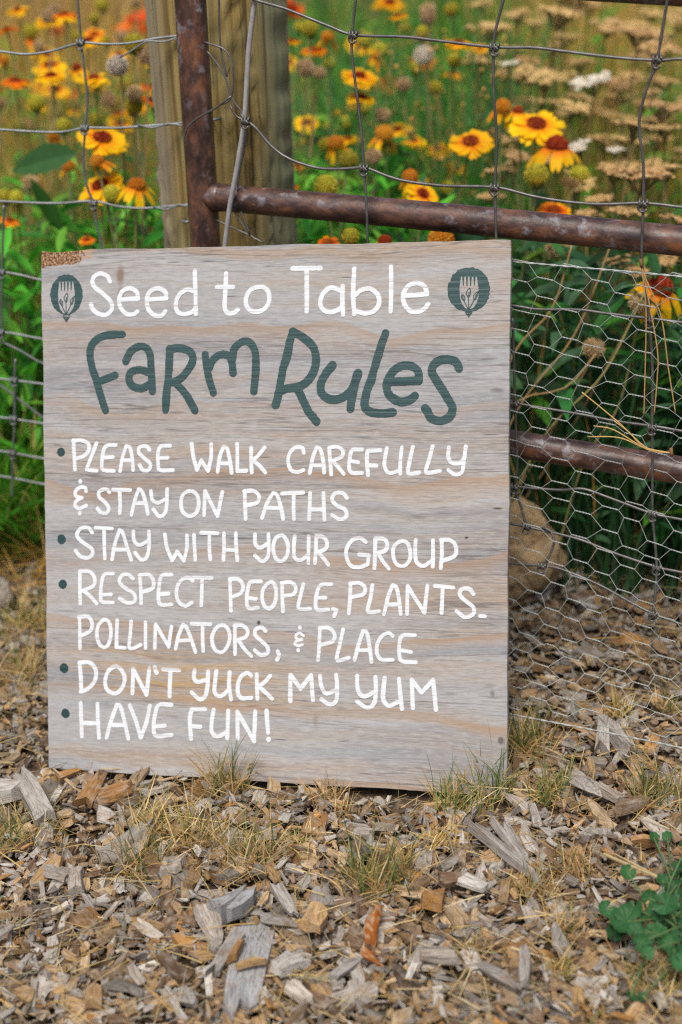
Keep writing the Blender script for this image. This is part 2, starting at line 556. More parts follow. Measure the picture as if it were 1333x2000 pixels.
# ------------------------------------------------------------------ ground
gx = np.concatenate([[-60, -20, -8, -4, -2.5], np.linspace(-1.6, 1.6, 90), [2.5, 4, 8, 20, 60]])
gy = np.concatenate([[-20, -5, -1], np.linspace(0.4, 3.4, 90), [4, 5, 7, 10, 16, 30, 60, 120]])
GX, GY = np.meshgrid(gx, gy)
GZ = ground_z(GX, GY) - 0.020 + 0.005 * np.sin(GX * 17 + 1.3 * GY) * np.sin(GY * 21 - 3 * GX)
nx, ny = len(gx), len(gy)
i, j = np.meshgrid(np.arange(nx - 1), np.arange(ny - 1))
q = (j * nx + i).ravel()
gm = MB().add(np.stack([GX.ravel(), GY.ravel(), GZ.ravel()], 1), np.stack([q, q + 1, q + 1 + nx, q + nx], 1))
ground = gm.build("ground", M_SOIL, smooth=True)
ground["kind"] = "structure"

# ------------------------------------------------------------------ sign board
u = np.array([0.976, -0.203, 0.075]); u /= np.linalg.norm(u)
vdn = np.array([0.001, -0.360, -0.933])
vdn = vdn - u * np.dot(u, vdn); vdn /= np.linalg.norm(vdn)
BL = np.array([-0.390, 1.574, -1.112 + CAM_Z])
BW, BH, BT = 0.610, 0.684, 0.014
up = -vdn
nrm = np.cross(u, up)            # points away from the camera
if nrm[1] < 0:
    nrm = -nrm
BORG = BL + u * BW / 2           # origin: bottom centre of the front face
sign = empty("sign_board", BORG, "weathered grey plywood sign hand painted with farm rules, leaning on the rusty gate", "sign")
sign.matrix_world = Matrix(((u[0], nrm[0], up[0], BORG[0]), (u[1], nrm[1], up[1], BORG[1]), (u[2], nrm[2], up[2], BORG[2]), (0, 0, 0, 1)))


def bcoord(px, py):
    p = on_plane(px, py, BORG, nrm) - BORG
    return np.array([np.dot(p, u), np.dot(p, up)])


corners = [bcoord(*c) for c in ((95, 1502), (990, 1556), (998, 468), (80, 490))]
# panel outline, sampled and slightly worn
out = []
for k in range(4):
    a, b = corners[k], corners[(k + 1) % 4]
    d = (b - a) / np.linalg.norm(b - a)
    nn = np.array([-d[1], d[0]])
    for t in np.linspace(0, 1, 60, endpoint=False):
        w = 0.0006 * (rng.rand() - 0.5) + 0.0008 * math.sin(t * 23 + k * 2) * math.sin(t * 7 + k)
        if k == 2 and t > 0.9:
            w += 0.0025 * (t - 0.9) / 0.1 * rng.rand() + 0.001
        e = min(t, 1 - t)
        out.append(a + (b - a) * t + nn * (w + 0.0012 * max(0, 1 - e / 0.006)))
out = np.array(out)
no = len(out)
bm_ = MB()
ins = out + (out.mean(0) - out) * 0.0022
cen = out.mean(0)
rings = [(ins, 0.0), (out, 0.0012), (out, BT - 0.001), (ins, BT)]
vv = np.concatenate([np.stack([r[:, 0], np.full(no, yy), r[:, 1]], 1) for r, yy in rings])
ff = []
a = np.arange(no); b = (a + 1) % no
for k in range(3):
    ff.append(np.stack([a + k * no, b + k * no, b + (k + 1) * no, a + (k + 1) * no], 1))
ff += [np.arange(no)[::-1], np.arange(no) + 3 * no]
bm_.add(vv, ff)
panel = bm_.build("panel", M_BOARD, sign)

SC = 1333.0 / 500.0


def split_sharp(pts):
    pts = [np.array(p, float) for p in pts]
    segs, cur = [], [pts[0]]
    for k in range(1, len(pts)):
        cur.append(pts[k])
        if k < len(pts) - 1:
            d0, d1 = pts[k] - pts[k - 1], pts[k + 1] - pts[k]
            ang = math.degrees(math.acos(np.clip(np.dot(d0, d1) / np.linalg.norm(d0) / np.linalg.norm(d1), -1, 1)))
            if ang > 84:
                segs.append(cur)
                cur = [pts[k]]
    segs.append(cur)
    return segs


def brush(mb, pts, w, h, jit=0.10):
    """a brush stroke: pts in board metres, w full width"""
    p = catmull(pts, 0.0016)
    m = len(p)
    t = np.gradient(p, axis=0)
    t /= np.linalg.norm(t, axis=1)[:, None] + 1e-12
    hw = w / 2
    cap = np.array([-1.0, -0.93, -0.75, -0.45])
    P = np.vstack([p[0] + t[0] * hw * cap[:, None], p, p[-1] - t[-1] * hw * cap[::-1, None]])
    T = np.vstack([np.repeat(t[:1], 4, 0), t, np.repeat(t[-1:], 4, 0)])
    W = np.concatenate([np.sqrt(1 - cap ** 2), np.ones(m), np.sqrt(1 - cap[::-1] ** 2)]) * hw
    W = np.maximum(W, hw * 0.06)
    n = len(P)
    slow = np.interp(np.arange(n), np.linspace(0, n, max(3, n // 6)), rng.randn(max(3, n // 6)))
    N = np.stack([-T[:, 1], T[:, 0]], 1)
    jl = 1 + jit * (0.6 * slow + 0.35 * rng.randn(n))
    slow2 = np.interp(np.arange(n), np.linspace(0, n, max(3, n // 6)), rng.randn(max(3, n // 6)))
    jr = 1 + jit * (0.6 * slow2 + 0.35 * rng.randn(n))
    rows = []
    for s, hh, j in ((1.0, -0.0002, jl), (0.965, h, jl), (0.0, h * 1.06, 1), (-0.965, h, jr), (-1.0, -0.0002, jr)):
        q = P + N * (W * s * j)[:, None]
        rows.append(np.stack([q[:, 0], np.full(n, -hh), q[:, 1]], 1))
    v = np.stack(rows, 1).reshape(-1, 3)
    i = np.arange(n - 1)[:, None] * 5
    k = np.arange(4)[None]
    f = np.stack([i + k, i + k + 1, i + k + 6, i + k + 5], -1).reshape(-1, 4)
    mb.add(v, [f, np.arange(5), np.arange(5)[::-1] + (n - 1) * 5])


def disc(mb, c, rx, rz, h, n=40, rough=0.03):
    th = np.linspace(0, 2 * math.pi, n, endpoint=False)
    r = 1 + rough * rng.randn(n)
    e = np.stack([c[0] + rx * r * np.cos(th), np.full(n, 0.0002), c[1] + rz * r * np.sin(th)], 1)
    s = np.stack([c[0] + rx * 0.96 * r * np.cos(th), np.full(n, -h), c[1] + rz * 0.96 * r * np.sin(th)], 1)
    a = np.arange(n); b = (a + 1) % n
    mb.add(np.vstack([e, s]), [np.stack([a, b, b + n, a + n], 1), np.arange(n) + n])


def lettering(name, ox, oy, strokes, width, mat, mb=None, h=0.0004):
    mb = mb or MB()
    k = 0
    for s in strokes:
        if len(s) == 1:
            x, y, r = s[0]
            c = bcoord(ox + x / SC, oy + y / SC)
            rr = r / SC * 0.000668
            disc(mb, c, rr, rr * 1.08, h + 0.0001)
            continue
        for seg in split_sharp(s):
            pts = [bcoord(ox + x / SC, oy + y / SC) for x, y in seg]
            brush(mb, pts, width / SC * 0.000672, h + 0.00006 * (k % 7))
            k += 1
    return mb


A, B, C, D, E, Fc = (60, 460), (520, 460), (60, 830), (520, 830), (60, 1180), (520, 1180)
HEAD_A = [[(415,240),(402,212),(365,197),(335,210),(322,240),(338,272),(380,305),(418,345),(425,382),(395,412),(355,408),(325,385),(315,358)],
 [(463,335),(512,331),(560,330)],[(560,330),(555,295),(520,275),(480,290),(463,330),(470,375),(500,408),(535,410),(557,396)],
 [(607,335),(660,331),(708,328)],[(708,328),(703,295),(665,275),(625,290),(607,330),(615,385),(650,418),(685,418),(703,395)],
 [(852,290),(815,282),(775,310),(758,355),(765,395),(795,410),(840,400),(858,380)],[(857,185),(860,300),(862,410)],
 [(1019,198),(1014,300),(1012,375),(1030,405),(1060,402),(1080,388)],[(972,270),(1055,268)],
 [(1195,268),(1145,285),(1122,330),(1130,375),(1165,397),(1215,385),(1242,345),(1240,295),(1205,268)]]
HEAD_B = [[(138,172),(285,170)],[(213,172),(212,395)],[(395,290),(340,272),(300,300),(283,345),(295,385),(335,400),(380,385),(395,370)],[(400,265),(398,340),(402,412)],
 [(460,175),(455,300),(460,410)],[(465,310),(500,282),(550,280),(585,315),(588,360),(560,395),(510,405),(470,395)],[(652,165),(652,300),(650,395)],
 [(720,312),(780,310),(838,305)],[(838,305),(825,265),(785,248),(740,265),(715,310),(722,360),(755,395),(800,395),(830,378),(845,358)]]
TITLE_A = [[(478,515),(400,518),(340,545),(312,595),(320,680),(345,760),(370,850),(390,910)],[(355,760),(400,745),(440,728)],
 [(497,655),(520,605),(560,578),(600,582),(622,620),(628,700),(635,810)],[(620,710),(570,698),(525,710),(513,750),(535,785),(580,795),(620,775)],
 [(725,590),(722,680),(710,800),(704,905)],[(725,590),(780,585),(830,605),(845,650),(820,700),(780,745),(735,765)],[(755,765),(800,815),(835,870),(855,910)],
 [(910,620),(920,700),(940,780),(952,818)],[(930,690),(950,645),(985,620),(1030,625),(1050,670),(1055,715)],[(1050,650),(1060,590),(1100,552),(1145,560),(1172,620),(1172,720),(1163,810)]]
TITLE_B = [[(140,500),(115,600),(85,720),(60,850),(50,882)],[(140,500),(200,535),(250,590),(258,670),(230,740),(180,785),(110,795),(70,815)],[(165,800),(195,860),(225,920),(262,968)],
 [(347,675),(310,720),(287,770),(290,820),(330,850),(380,850),(430,820),(460,770),(480,715)],[(475,720),(455,800),(440,900)],
 [(622,510),(590,600),(555,720),(520,830),(515,890),(550,920),(610,925),(660,920)],
 [(650,760),(720,757),(795,755)],[(795,755),(790,700),(740,675),(680,690),(640,740),(628,790),(650,840),(700,865),(750,855),(775,835)],
 [(1005,690),(985,655),(930,645),(880,665),(862,705),(885,750),(930,820),(970,890),(960,940),(910,965),(860,950),(840,915),(828,900)]]
R1C = [[(225,80),(228,160),(232,232)],[(222,85),(260,80),(300,95),(305,130),(280,160),(235,175)],[(345,95),(320,160),(295,225),(300,235),(345,240)],
 [(445,105),(395,110),(378,150),(372,200),(380,235),(435,240)],[(385,170),(430,167)],[(468,240),(480,170),(500,110),(520,120),(532,180),(535,235)],[(478,185),(530,185)],
 [(620,130),(605,112),(570,115),(565,145),(595,175),(625,205),(615,235),(585,235),(568,210)],[(728,108),(680,112),(665,150),(665,200),(675,235),(742,235)],[(670,172),(715,170)],
 [(840,98),(850,170),(868,235),(890,185),(925,240),(940,170),(942,100)],[(975,245),(985,170),(1005,115),(1025,125),(1040,190),(1048,250)],[(985,200),(1040,200)],
 [(1077,100),(1078,170),(1078,240)],[(1078,240),(1125,238)],[(1150,118),(1150,180),(1153,248)],[(1220,118),(1185,160),(1157,185)],[(1160,185),(1195,215),(1223,248)]]
R1D = [[(197,145),(190,120),(155,118),(125,145),(115,190),(130,235),(165,245),(195,235)],[(228,250),(245,170),(265,118),(285,130),(298,190),(303,248)],[(245,210),(298,212)],
 [(330,120),(335,190),(340,258)],[(330,120),(370,115),(400,135),(395,165),(340,190)],[(350,190),(380,225),(405,255)],[(500,128),(450,130),(438,170),(433,220),(445,248),(500,250)],[(440,188),(480,195)],
 [(595,132),(530,135)],[(530,135),(525,180),(532,262)],[(530,210),(575,212)],[(630,122),(620,170),(618,215),(640,250),(690,240)],[(708,118),(700,190),(700,255)],
 [(765,115),(750,180),(738,245),(750,255),(798,248)],[(868,112),(850,180),(832,240),(845,250),(905,238)],[(952,118),(950,165),(965,195),(1005,200),(1030,180)],[(1040,112),(1030,190),(1020,245),(985,258),(950,235)]]
R2C = [[(290,345),(285,328),(260,325),(235,345),(238,370),(268,380)],[(268,380),(240,395),(233,420),(255,435),(290,420)],[(260,294,11)],[(257,460,11)],
 [(412,350),(395,335),(360,345),(358,375),(390,405),(408,435),(395,460),(365,455),(350,435)],[(430,338),(520,340)],[(465,340),(468,400),(466,460)],
 [(527,468),(545,390),(565,335),(580,345),(600,400),(612,465)],[(545,408),(600,408)],[(628,345),(635,390),(665,405),(705,385)],[(712,335),(710,410),(700,460),(670,475),(640,440)],
 [(830,345),(795,365),(785,410),(795,455),(830,475),(865,455),(877,410),(868,365),(835,345)],[(905,470),(910,345)],[(910,345),(975,475)],[(975,475),(1000,350)],
 [(1115,345),(1118,420),(1120,490)],[(1113,345),(1160,343),(1190,370),(1180,405),(1125,420)]]
R2D = [[(-20,485),(5,410),(38,355),(58,368),(80,440),(90,490)],[(0,432),(82,434)],[(85,357),(195,352)],[(145,360),(145,430),(147,492)],[(230,355),(228,430),(225,492)],[(300,355),(302,430),(305,495)],[(232,440),(300,440)],
 [(422,380),(400,355),(360,358),(345,390),(370,420),(410,440),(418,475),(385,492),(345,470)]]
R3C = [[(322,560),(300,535),(260,540),(242,575),(270,610),(315,640),(325,670),(300,692),(260,685),(235,655)],[(340,535),(425,540)],[(383,545),(385,620),(388,695)],
 [(425,700),(440,620),(465,548),(480,560),(505,640),(525,702)],[(445,650),(505,650)],[(537,555),(540,600),(565,625),(610,605)],[(617,555),(618,630),(605,690),(575,700),(545,665)],
 [(700,570),(712,640),(738,705),(765,660),(800,708),(815,640),(815,575)],[(852,572),(855,640),(858,702)],[(890,562),(975,565)],[(932,570),(932,640),(937,700)],
 [(1008,565),(1008,640),(1005,702)],[(1070,565),(1072,640),(1077,705)],[(1010,650),(1070,650)],[(1170,570),(1172,620),(1195,640),(1235,620)],[(1240,570),(1242,640),(1235,690),(1205,710),(1170,680)]]
R3D = [[(75,575),(45,600),(38,650),(55,700),(85,708),(110,680),(115,630),(100,590),(80,575)],[(150,580),(145,640),(150,690),(180,705),(218,680)],[(222,580),(222,650),(222,718)],
 [(262,580),(260,650),(255,718)],[(262,580),(300,585),(318,615),(310,645),(265,665)],[(275,665),(300,695),(325,728)],[(520,610),(490,590),(450,600),(422,640),(420,690),(445,735),(490,740),(530,725)],[(530,725),(535,680),(485,675)],
 [(570,595),(568,670),(565,745)],[(570,592),(615,595),(632,625),(620,655),(572,670)],[(585,670),(610,710),(640,748)],[(705,605),(670,630),(662,675),(680,725),(720,735),(750,700),(750,650),(735,615),(708,605)],
 [(780,600),(778,660),(785,715),(820,735),(860,710)],[(870,600),(870,670),(868,738)],[(915,600),(915,670),(910,745)],[(912,598),(960,600),(988,630),(985,680),(925,705)]]
R4C = [[(258,765),(258,850),(260,930)],[(258,762),(310,765),(335,800),(325,840),(265,865)],[(280,865),(315,895),(345,930)],[(430,775),(385,780),(370,830),(367,890),(375,920),(430,925)],[(375,885),(420,883)],
 [(535,800),(510,780),(475,785),(465,820),(500,855),(540,880),(545,915),(510,928),(465,905)],[(570,785),(575,850),(577,930)],[(568,782),(615,780),(640,810),(635,850),(585,870)],
 [(735,780),(685,785),(670,840),(667,900),(680,935),(735,935)],[(675,882),(720,878)],[(845,815),(835,800),(800,800),(770,830),(760,880),(775,925),(810,942),(840,925)],[(850,795),(945,797)],[(895,800),(893,870),(890,940)],
 [(1040,805),(1042,880),(1045,968)],[(1038,802),(1085,805),(1108,840),(1095,875),(1050,895)],[(1200,815),(1145,820),(1130,870),(1127,930),(1140,955),(1185,952)],[(1135,900),(1175,905)],
 [(1245,820),(1215,850),(1207,900),(1220,945),(1250,955),(1275,920),(1280,860),(1265,825),(1248,820)]]
R4D = [[(85,825),(85,900),(88,970)],[(83,822),(130,820),(155,845),(145,880),(95,890)],[(195,830),(180,890),(168,945),(180,960),(230,958)],[(340,830),(285,835),(265,880),(258,935),(270,965),(325,962)],[(268,900),(310,900)],
 [(350,958),(368,965),(355,995)],[(440,830),(438,900),(432,980)],[(438,825),(485,822),(515,845),(508,880),(450,895)],[(555,835),(545,900),(530,965),(545,975),(588,970)],
 [(615,985),(635,900),(660,835),(680,850),(695,920),(702,985)],[(630,935),(695,935)],[(735,985),(738,840)],[(738,840),(825,978)],[(825,978),(840,838)],[(880,838),(975,848)],[(920,850),(918,920),(915,980)],
 [(1080,880),(1060,855),(1020,855),(1010,885),(1045,920),(1080,950),(1080,985),(1035,1000),(992,970)],[(1115,995),(1140,997)]]
R5E = [[(255,70),(258,150),(258,230)],[(252,68),(300,65),(322,100),(312,140),(262,165)],[(385,82),(355,110),(347,160),(360,210),(390,225),(412,195),(420,140),(410,95),(388,82)],
 [(452,85),(450,150),(448,225)],[(448,225),(492,228)],[(525,90),(520,160),(515,225),(535,230),(575,212)],[(600,95),(600,160),(600,228)],[(648,228),(652,105)],[(652,105),(720,222)],[(720,222),(735,118)],
 [(757,232),(770,170),(795,108),(812,120),(840,190),(860,250)],[(770,190),(830,188)],[(840,102),(938,105)],[(897,108),(897,180),(900,245)],[(990,110),(960,135),(945,180),(960,235),(995,250),(1025,220),(1038,170),(1025,125),(995,110)],
 [(1065,115),(1065,190),(1065,260)],[(1063,112),(1100,110),(1130,135),(1122,170),(1070,190)],[(1085,190),(1115,235),(1150,270)],[(1225,140),(1205,122),(1175,130),(1170,160),(1205,195),(1235,225),(1235,255),(1200,265),(1168,240)],[(1288,245),(1294,268),(1285,290)]]
R5F = [[(282,125),(278,210),(272,290)],[(280,122),(330,125),(358,160),(345,195),(290,212)],[(402,132),(385,210),(368,285),(385,293),(432,280)],
 [(462,290),(480,220),(505,140),(525,150),(540,220),(550,300)],[(475,240),(540,240)],[(660,165),(640,150),(605,165),(580,210),(580,260),(605,290),(660,290)],[(775,162),(710,165),(695,210),(695,270),(710,297),(780,303)],[(705,240),(755,250)]]
R5AMP = [[(195,165),(175,150),(155,165),(165,183),(188,185)],[(188,185),(160,192),(150,208),(168,218),(190,210)],[(177,122,10)],[(168,240,10)]]
R6E = [[(257,308),(262,380),(265,455)],[(255,305),(310,305),(342,345),(335,400),(300,440),(262,455)],[(440,325),(405,350),(390,400),(400,445),(440,465),(475,440),(492,390),(475,345),(445,325)],
 [(532,465),(535,335)],[(535,335),(605,472)],[(605,472),(620,335)],[(648,328),(658,358)],[(690,340),(775,345)],[(730,345),(727,410),(725,480)],[(855,345),(852,385),(870,405),(915,395)],[(925,350),(922,430),(910,480),(880,495),(840,460)],
 [(968,350),(962,400),(960,460),(990,480),(1030,450)],[(1038,355),(1035,420),(1045,495)],[(1150,372),(1130,358),(1100,375),(1082,415),(1080,460),(1100,490),(1150,488)],
 [(1178,365),(1180,430),(1182,492)],[(1248,375),(1215,410),(1185,430)],[(1190,430),(1225,460),(1258,492)]]
R6F = [[(127,505),(128,370)],[(128,370),(180,440)],[(180,440),(235,370)],[(235,370),(245,500)],[(282,375),(290,430),(315,465),(360,450)],[(365,370),(372,450),(362,510),(325,520),(290,495)],
 [(475,375),(480,450),(510,480),(560,460)],[(570,380),(572,460),(560,520),(525,538),(475,508)],[(618,385),(612,450),(612,500),(640,530),(685,510)],[(692,390),(700,470),(708,545)],
 [(765,540),(760,395)],[(760,395),(810,460)],[(810,460),(870,395)],[(870,395),(878,470),(885,550)]]
R7E = [[(262,515),(265,600),(268,688)],[(350,520),(352,600),(357,695)],[(268,618),(350,620)],[(397,695),(420,610),(450,525),(470,535),(490,610),(510,700)],[(425,630),(490,630)],
 [(518,528),(550,610),(575,695)],[(575,695),(605,610),(622,530)],[(735,525),(670,525),(650,570),(642,640),(655,685),(735,682)],[(655,635),(700,632)],[(910,548),(840,548)],[(840,548),(830,600),(837,700)],[(835,635),(885,638)],
 [(955,550),(945,610),(945,665),(975,690),(1025,665)],[(1030,555),(1028,620),(1025,698)],[(1080,700),(1078,560)],[(1078,560),(1165,715)],[(1165,715),(1170,560)],[(1230,555),(1233,610),(1238,670)],[(1240,705,13)]]

WB = 20.0
lettering("h", *A, HEAD_A, 23, M_WHITE).build("heading_lettering", M_WHITE, sign, False)["label"] = "white painted heading words Seed to"
lettering("h", *B, HEAD_B, 23.5, M_WHITE).build("heading_lettering", M_WHITE, sign, False)["label"] = "white painted heading word Table"
mb = lettering("t", *A, TITLE_A, 39, M_GREEN, h=0.0007)
lettering("t", *B, TITLE_B, 42, M_GREEN, mb, h=0.0007).build("title_lettering", M_GREEN, sign, False)["label"] = "large slate green title reading Farm Rules"
for sets, txt in ((((C, R1C),), "please walk"), (((D, R1D),), "carefully"), (((C, R2C[:-2]),), "and stay on"), (((C, R2C[-2:]), (D, R2D)), "paths"), (((C, R3C), (D, R3D)), "stay with your group"),
                  (((C, R4C), (D, R4D)), "respect people, plants"), (((E, R5E), (Fc, R5F)), "pollinators, and place"), (((E, R6E), (Fc, R6F)), "don't yuck my yum"), (((E, R7E),), "have fun!")):
    mb = MB()
    for o_, s_ in sets:
        lettering("r", *o_, s_, WB if txt[0] not in "dh" else 22, M_WHITE, mb)
    if txt.startswith("poll"):
        lettering("r", *Fc, R5AMP, 14, M_WHITE, mb)
    mb.build("rule_lettering", M_WHITE, sign, False)["label"] = "white painted line reading " + txt
for (ox, oy), (x, y, r) in ((C, (159, 141, 23)), (C, (162, 595, 25)), (C, (168, 829, 24)), (E, (175, 333, 26)), (E, (182, 569, 25))):
    mb = MB()
    disc(mb, bcoord(ox + x / SC, oy + y / SC), r / SC * 0.00066, r / SC * 0.00069, 0.0004, 30, 0.035)
    mb.build("bullet", M_DGREEN, sign, False)


def emblem(ox, oy, cx, cy, rx, ry, sx):
    """round painted badge: a fork left bare in a dark disc, a beet with three leaves in front"""
    def P(x, y):
        return bcoord(ox + (cx + x * sx) / SC, oy + (cy + y) / SC)
    mb = MB()
    k = 0.000668 / SC
    disc(mb, P(0, 0), rx * k, ry * k * 1.05, 0.0004, 60, 0.018)
    em = mb.build("emblem", M_GREEN, sign)
    # fork: tines then bowl
    ol = [(-48, -10), (-44, -40), (-40, -68), (-34, -66), (-31, -22), (-26, -18), (-23, -66), (-15, -68), (-12, -20), (-6, -18), (-4, -68), (4, -68), (7, -18), (13, -20),
          (16, -68), (24, -66), (27, -20), (32, -24), (36, -68), (42, -66), (47, -35), (51, 0), (50, 40), (40, 72), (22, 96), (2, 104), (-18, 96), (-36, 74), (-46, 40)]
    pts = np.array([P(*p) for p in ol])
    n = len(pts)
    f = MB()
    f.add(np.vstack([np.stack([pts[:, 0], np.full(n, -0.0002), pts[:, 1]], 1), np.stack([pts[:, 0], np.full(n, -0.00062), pts[:, 1]], 1)]),
          [np.stack([np.arange(n), (np.arange(n) + 1) % n, (np.arange(n) + 1) % n + n, np.arange(n) + n], 1), np.arange(n) + n])
    f.build("fork_shape", M_BOARD, em)
    d = MB()
    lines = [[(0, 104), (0, 70), (-2, 40)], [(-2, 100), (-16, 76), (-26, 56)], [(2, 100), (18, 74), (28, 52)],
             [(-2, 40), (-12, 22), (-6, 2), (6, -8), (10, 10), (6, 30), (-2, 44)], [(-26, 58), (-38, 40), (-34, 24), (-22, 36), (-20, 52), (-26, 58)],
             [(28, 54), (24, 34), (36, 18), (48, 10), (44, 32), (36, 50), (28, 54)], [(-2, 40), (2, 14)], [(30, 50), (40, 22)], [(-26, 54), (-32, 34)],
             [(-14, 104), (-16, 118), (-6, 130), (0, 140), (6, 130), (16, 118), (14, 104), (0, 100), (-14, 104)], [(-10, 116), (8, 118)], [(-4, 126), (6, 126)]]
    for q, l in enumerate(lines):
        for s_ in split_sharp(l):
            brush(d, [P(*p) for p in s_], 5.0 / SC * 0.00067, 0.00072 + 0.00003 * (q % 4), 0.2)
    d.build("beet_drawing", M_GREEN, em)


emblem(60, 460, 187, 308, 91, 101, 0.88)
emblem(520, 460, 1056, 282, 106, 105, 1.0)

# ------------------------------------------------------------------ gate
TR = BORG + u * corners[2][0] + up * corners[2][1]
gd = np.array([math.cos(math.radians(22.7)), -math.sin(math.radians(22.7)), 0])
gn = np.array([gd[1], -gd[0], 0]) * -1         # away from the camera
if gn[1] < 0:
    gn = -gn
GP = TR + gn * 0.050                            # a point on the plane of the pipe axes
PR = 0.0205


def gp(px, py, off=0.0):
    """photo pixel -> gate plane moved off metres towards the viewer"""
    return on_plane(px, py, GP - gn * off, gn)


pole_top, pole_bot = gp(372, 0), gp(401, 470)
gate = empty("pipe_gate", (pole_bot[0], pole_bot[1], float(ground_z(pole_bot[0], 0))), "rusty brown steel pipe gate behind the sign, one upright pipe and welded rails", "gate")
gate0 = np.array(gate.location)
ax = (pole_top - pole_bot) / np.linalg.norm(pole_top - pole_bot)
p0 = pole_bot - ax * ((pole_bot[2] - 0.10) / ax[2])
p1 = pole_top + ax * 0.12
mb = MB()
tube(mb, np.linspace(p0, p1, 60) - gate0, PR, 28)
mb.build("gate_upright", M_RUST, gate, True)
for (x0, y0, x1, y1) in ((420, 385, 1333, 470), (1005, 868, 1333, 918), (500, -62, 1333, -21)):
    a_, b_ = gp(x0, y0), gp(x1, y1)
    dd = (b_ - a_) / np.linalg.norm(b_ - a_)
    # run from the upright outwards
    t0 = np.dot(pole_bot - a_, gd) / np.dot(dd, gd)
    st = a_ + dd * (t0 + PR * 0.38)
    mb = MB()
    n = 120
    pts = np.linspace(st, a_ + dd * (t0 + 1.6), n)
    pts[:, 2] += 0.0012 * np.sin(np.linspace(0, 9, n))
    tube(mb, pts - gate0, PR * 0.88, 28)
    rail = mb.build("rail", M_RUST, gate, True)
    w = MB()
    tube(w, [st - gate0 + dd * (PR * s) for s in (0.10, 0.34, 0.55, 0.80, 1.05)], [PR * 0.875, PR * 0.90, PR * 0.945, PR * 0.925, PR * 0.875], 24)
    w.build("weld", M_RUST, rail, True)

# woven wire hung on the gate
WR = 0.0019
mesh_panel = empty("woven_wire_panel", (GP[0] + gd[0] * 0.2, GP[1] + gd[1] * 0.2, 0.05), "dull woven wire mesh with knotted square openings hung over the rusty gate", "wire mesh")
mp0 = np.array(mesh_panel.location)
OFF = 0.030


def low_off(z):
    """the foot of the mesh is pushed out towards the viewer"""
    return OFF + max(0.0, 0.30 - z) * 0.22


def gpw(px, py):
    p = gp(px, py, OFF)
    for _ in range(4):
        p = gp(px, py, low_off(p[2]))
    return p


def wire(pxs, r, mat, name, parent, org, proj, extra=0.0, n=7):
    pts = np.array([proj(*q) for q in pxs])
    p = catmull(pts, 0.006)
    mb = MB()
    tube(mb, p - org, r, n)
    return mb.build(name, mat, parent, True)


HW = [[(470,222),(482,235),(500,250),(530,285),(565,310),(620,328),(667,330),(713,328),(760,345),(800,355),(870,363),(968,366),(1040,383),(1100,393),(1170,399),(1258,397),(1333,405),(1420,416)],
      [(440,-25),(500,0),(560,18),(640,50),(692,68),(790,72),(860,80),(968,92),(1040,93),(1100,100),(1200,112),(1285,118),(1333,115),(1420,122)],
      [(900,585),(1002,597),(1050,604),(1130,605),(1190,613),(1270,622),(1333,630),(1420,642)],
      [(900,770),(1008,788),(1080,800),(1150,812),(1200,822),(1275,832),(1333,842),(1420,856)],
      [(900,938),(1003,950),(1060,955),(1100,957),(1140,955),(1190,972),(1275,1003),(1333,1015),(1420,1035)],
      [(900,1005),(1000,1023),(1035,1030),(1130,1053),(1200,1080),(1285,1108),(1333,1118),(1420,1140)],
      [(900,1085),(1000,1100),(1060,1105),(1100,1113),(1170,1142),(1230,1175),(1275,1198),(1333,1220),(1420,1255)]]
for h in HW:
    wire(h, WR, M_WIRE, "line_wire", mesh_panel, mp0, gpw)
VW = [[(1315,-40),(1305,0),(1285,115),(1262,180),(1250,240),(1258,320),(1258,397),(1255,500),(1262,560),(1270,628),(1276,720),(1275,834),(1276,900),(1276,1003),(1284,1108),(1277,1198)],
      [(990,-30),(985,0),(972,50),(966,92),(966,180),(972,270),(969,366),(971,465),(973,590)],
      [(700,-30),(697,0),(690,68),(690,110),(700,190),(710,280),(713,328),(718,400),(720,468),(722,590)],
      [(1003,620),(1005,680),(1008,790),(1010,850),(1012,910),(1008,950),(1020,990),(1030,1028)], [(1060,1028),(1078,1036),(1084,1060),(1076,1080),(1066,1103)]]
for h in VW:
    wire(h, WR * 0.95, M_WIRE, "stay_wire", mesh_panel, mp0, lambda x, y: gpw(x, y) - gn * 0.0032)


def knot(px, py, parent, org, proj, mat, k=1.0):
    c = proj(px, py)
    th = np.linspace(0, 4.4 * math.pi, 40)
    r = 0.0042 * k
    p = c[None] + np.outer(np.cos(th) * r, [0, 0, 1]) + np.outer(np.sin(th) * r, -gn) + np.outer(np.linspace(-0.005, 0.005, 40) * k, gd) - gn * 0.0016
    mb = MB()
    tube(mb, p - org, 0.0015 * k, 6)
    th2 = np.linspace(0.3, 1.9 * math.pi, 16)
    p2 = c[None] + np.outer(np.cos(th2) * r * 1.2, gd) + np.outer(np.sin(th2) * r * 1.2, [0, 0, 1]) - gn * 0.005 + np.array([0, 0, -0.004 * k])
    tube(mb, p2 - org, 0.0014 * k, 6)
    return mb.build("knot", mat, parent, True)


for k in ((692,68),(968,92),(1285,116),(713,328),(968,366),(1258,397),(1270,625),(1275,834),(1276,1003),(1284,1108),(1277,1198),(1008,950),(1030,1028),(1008,788),(1060,1104),(482,236)):
    knot(*k, mesh_panel, mp0, gpw, M_WIRE)
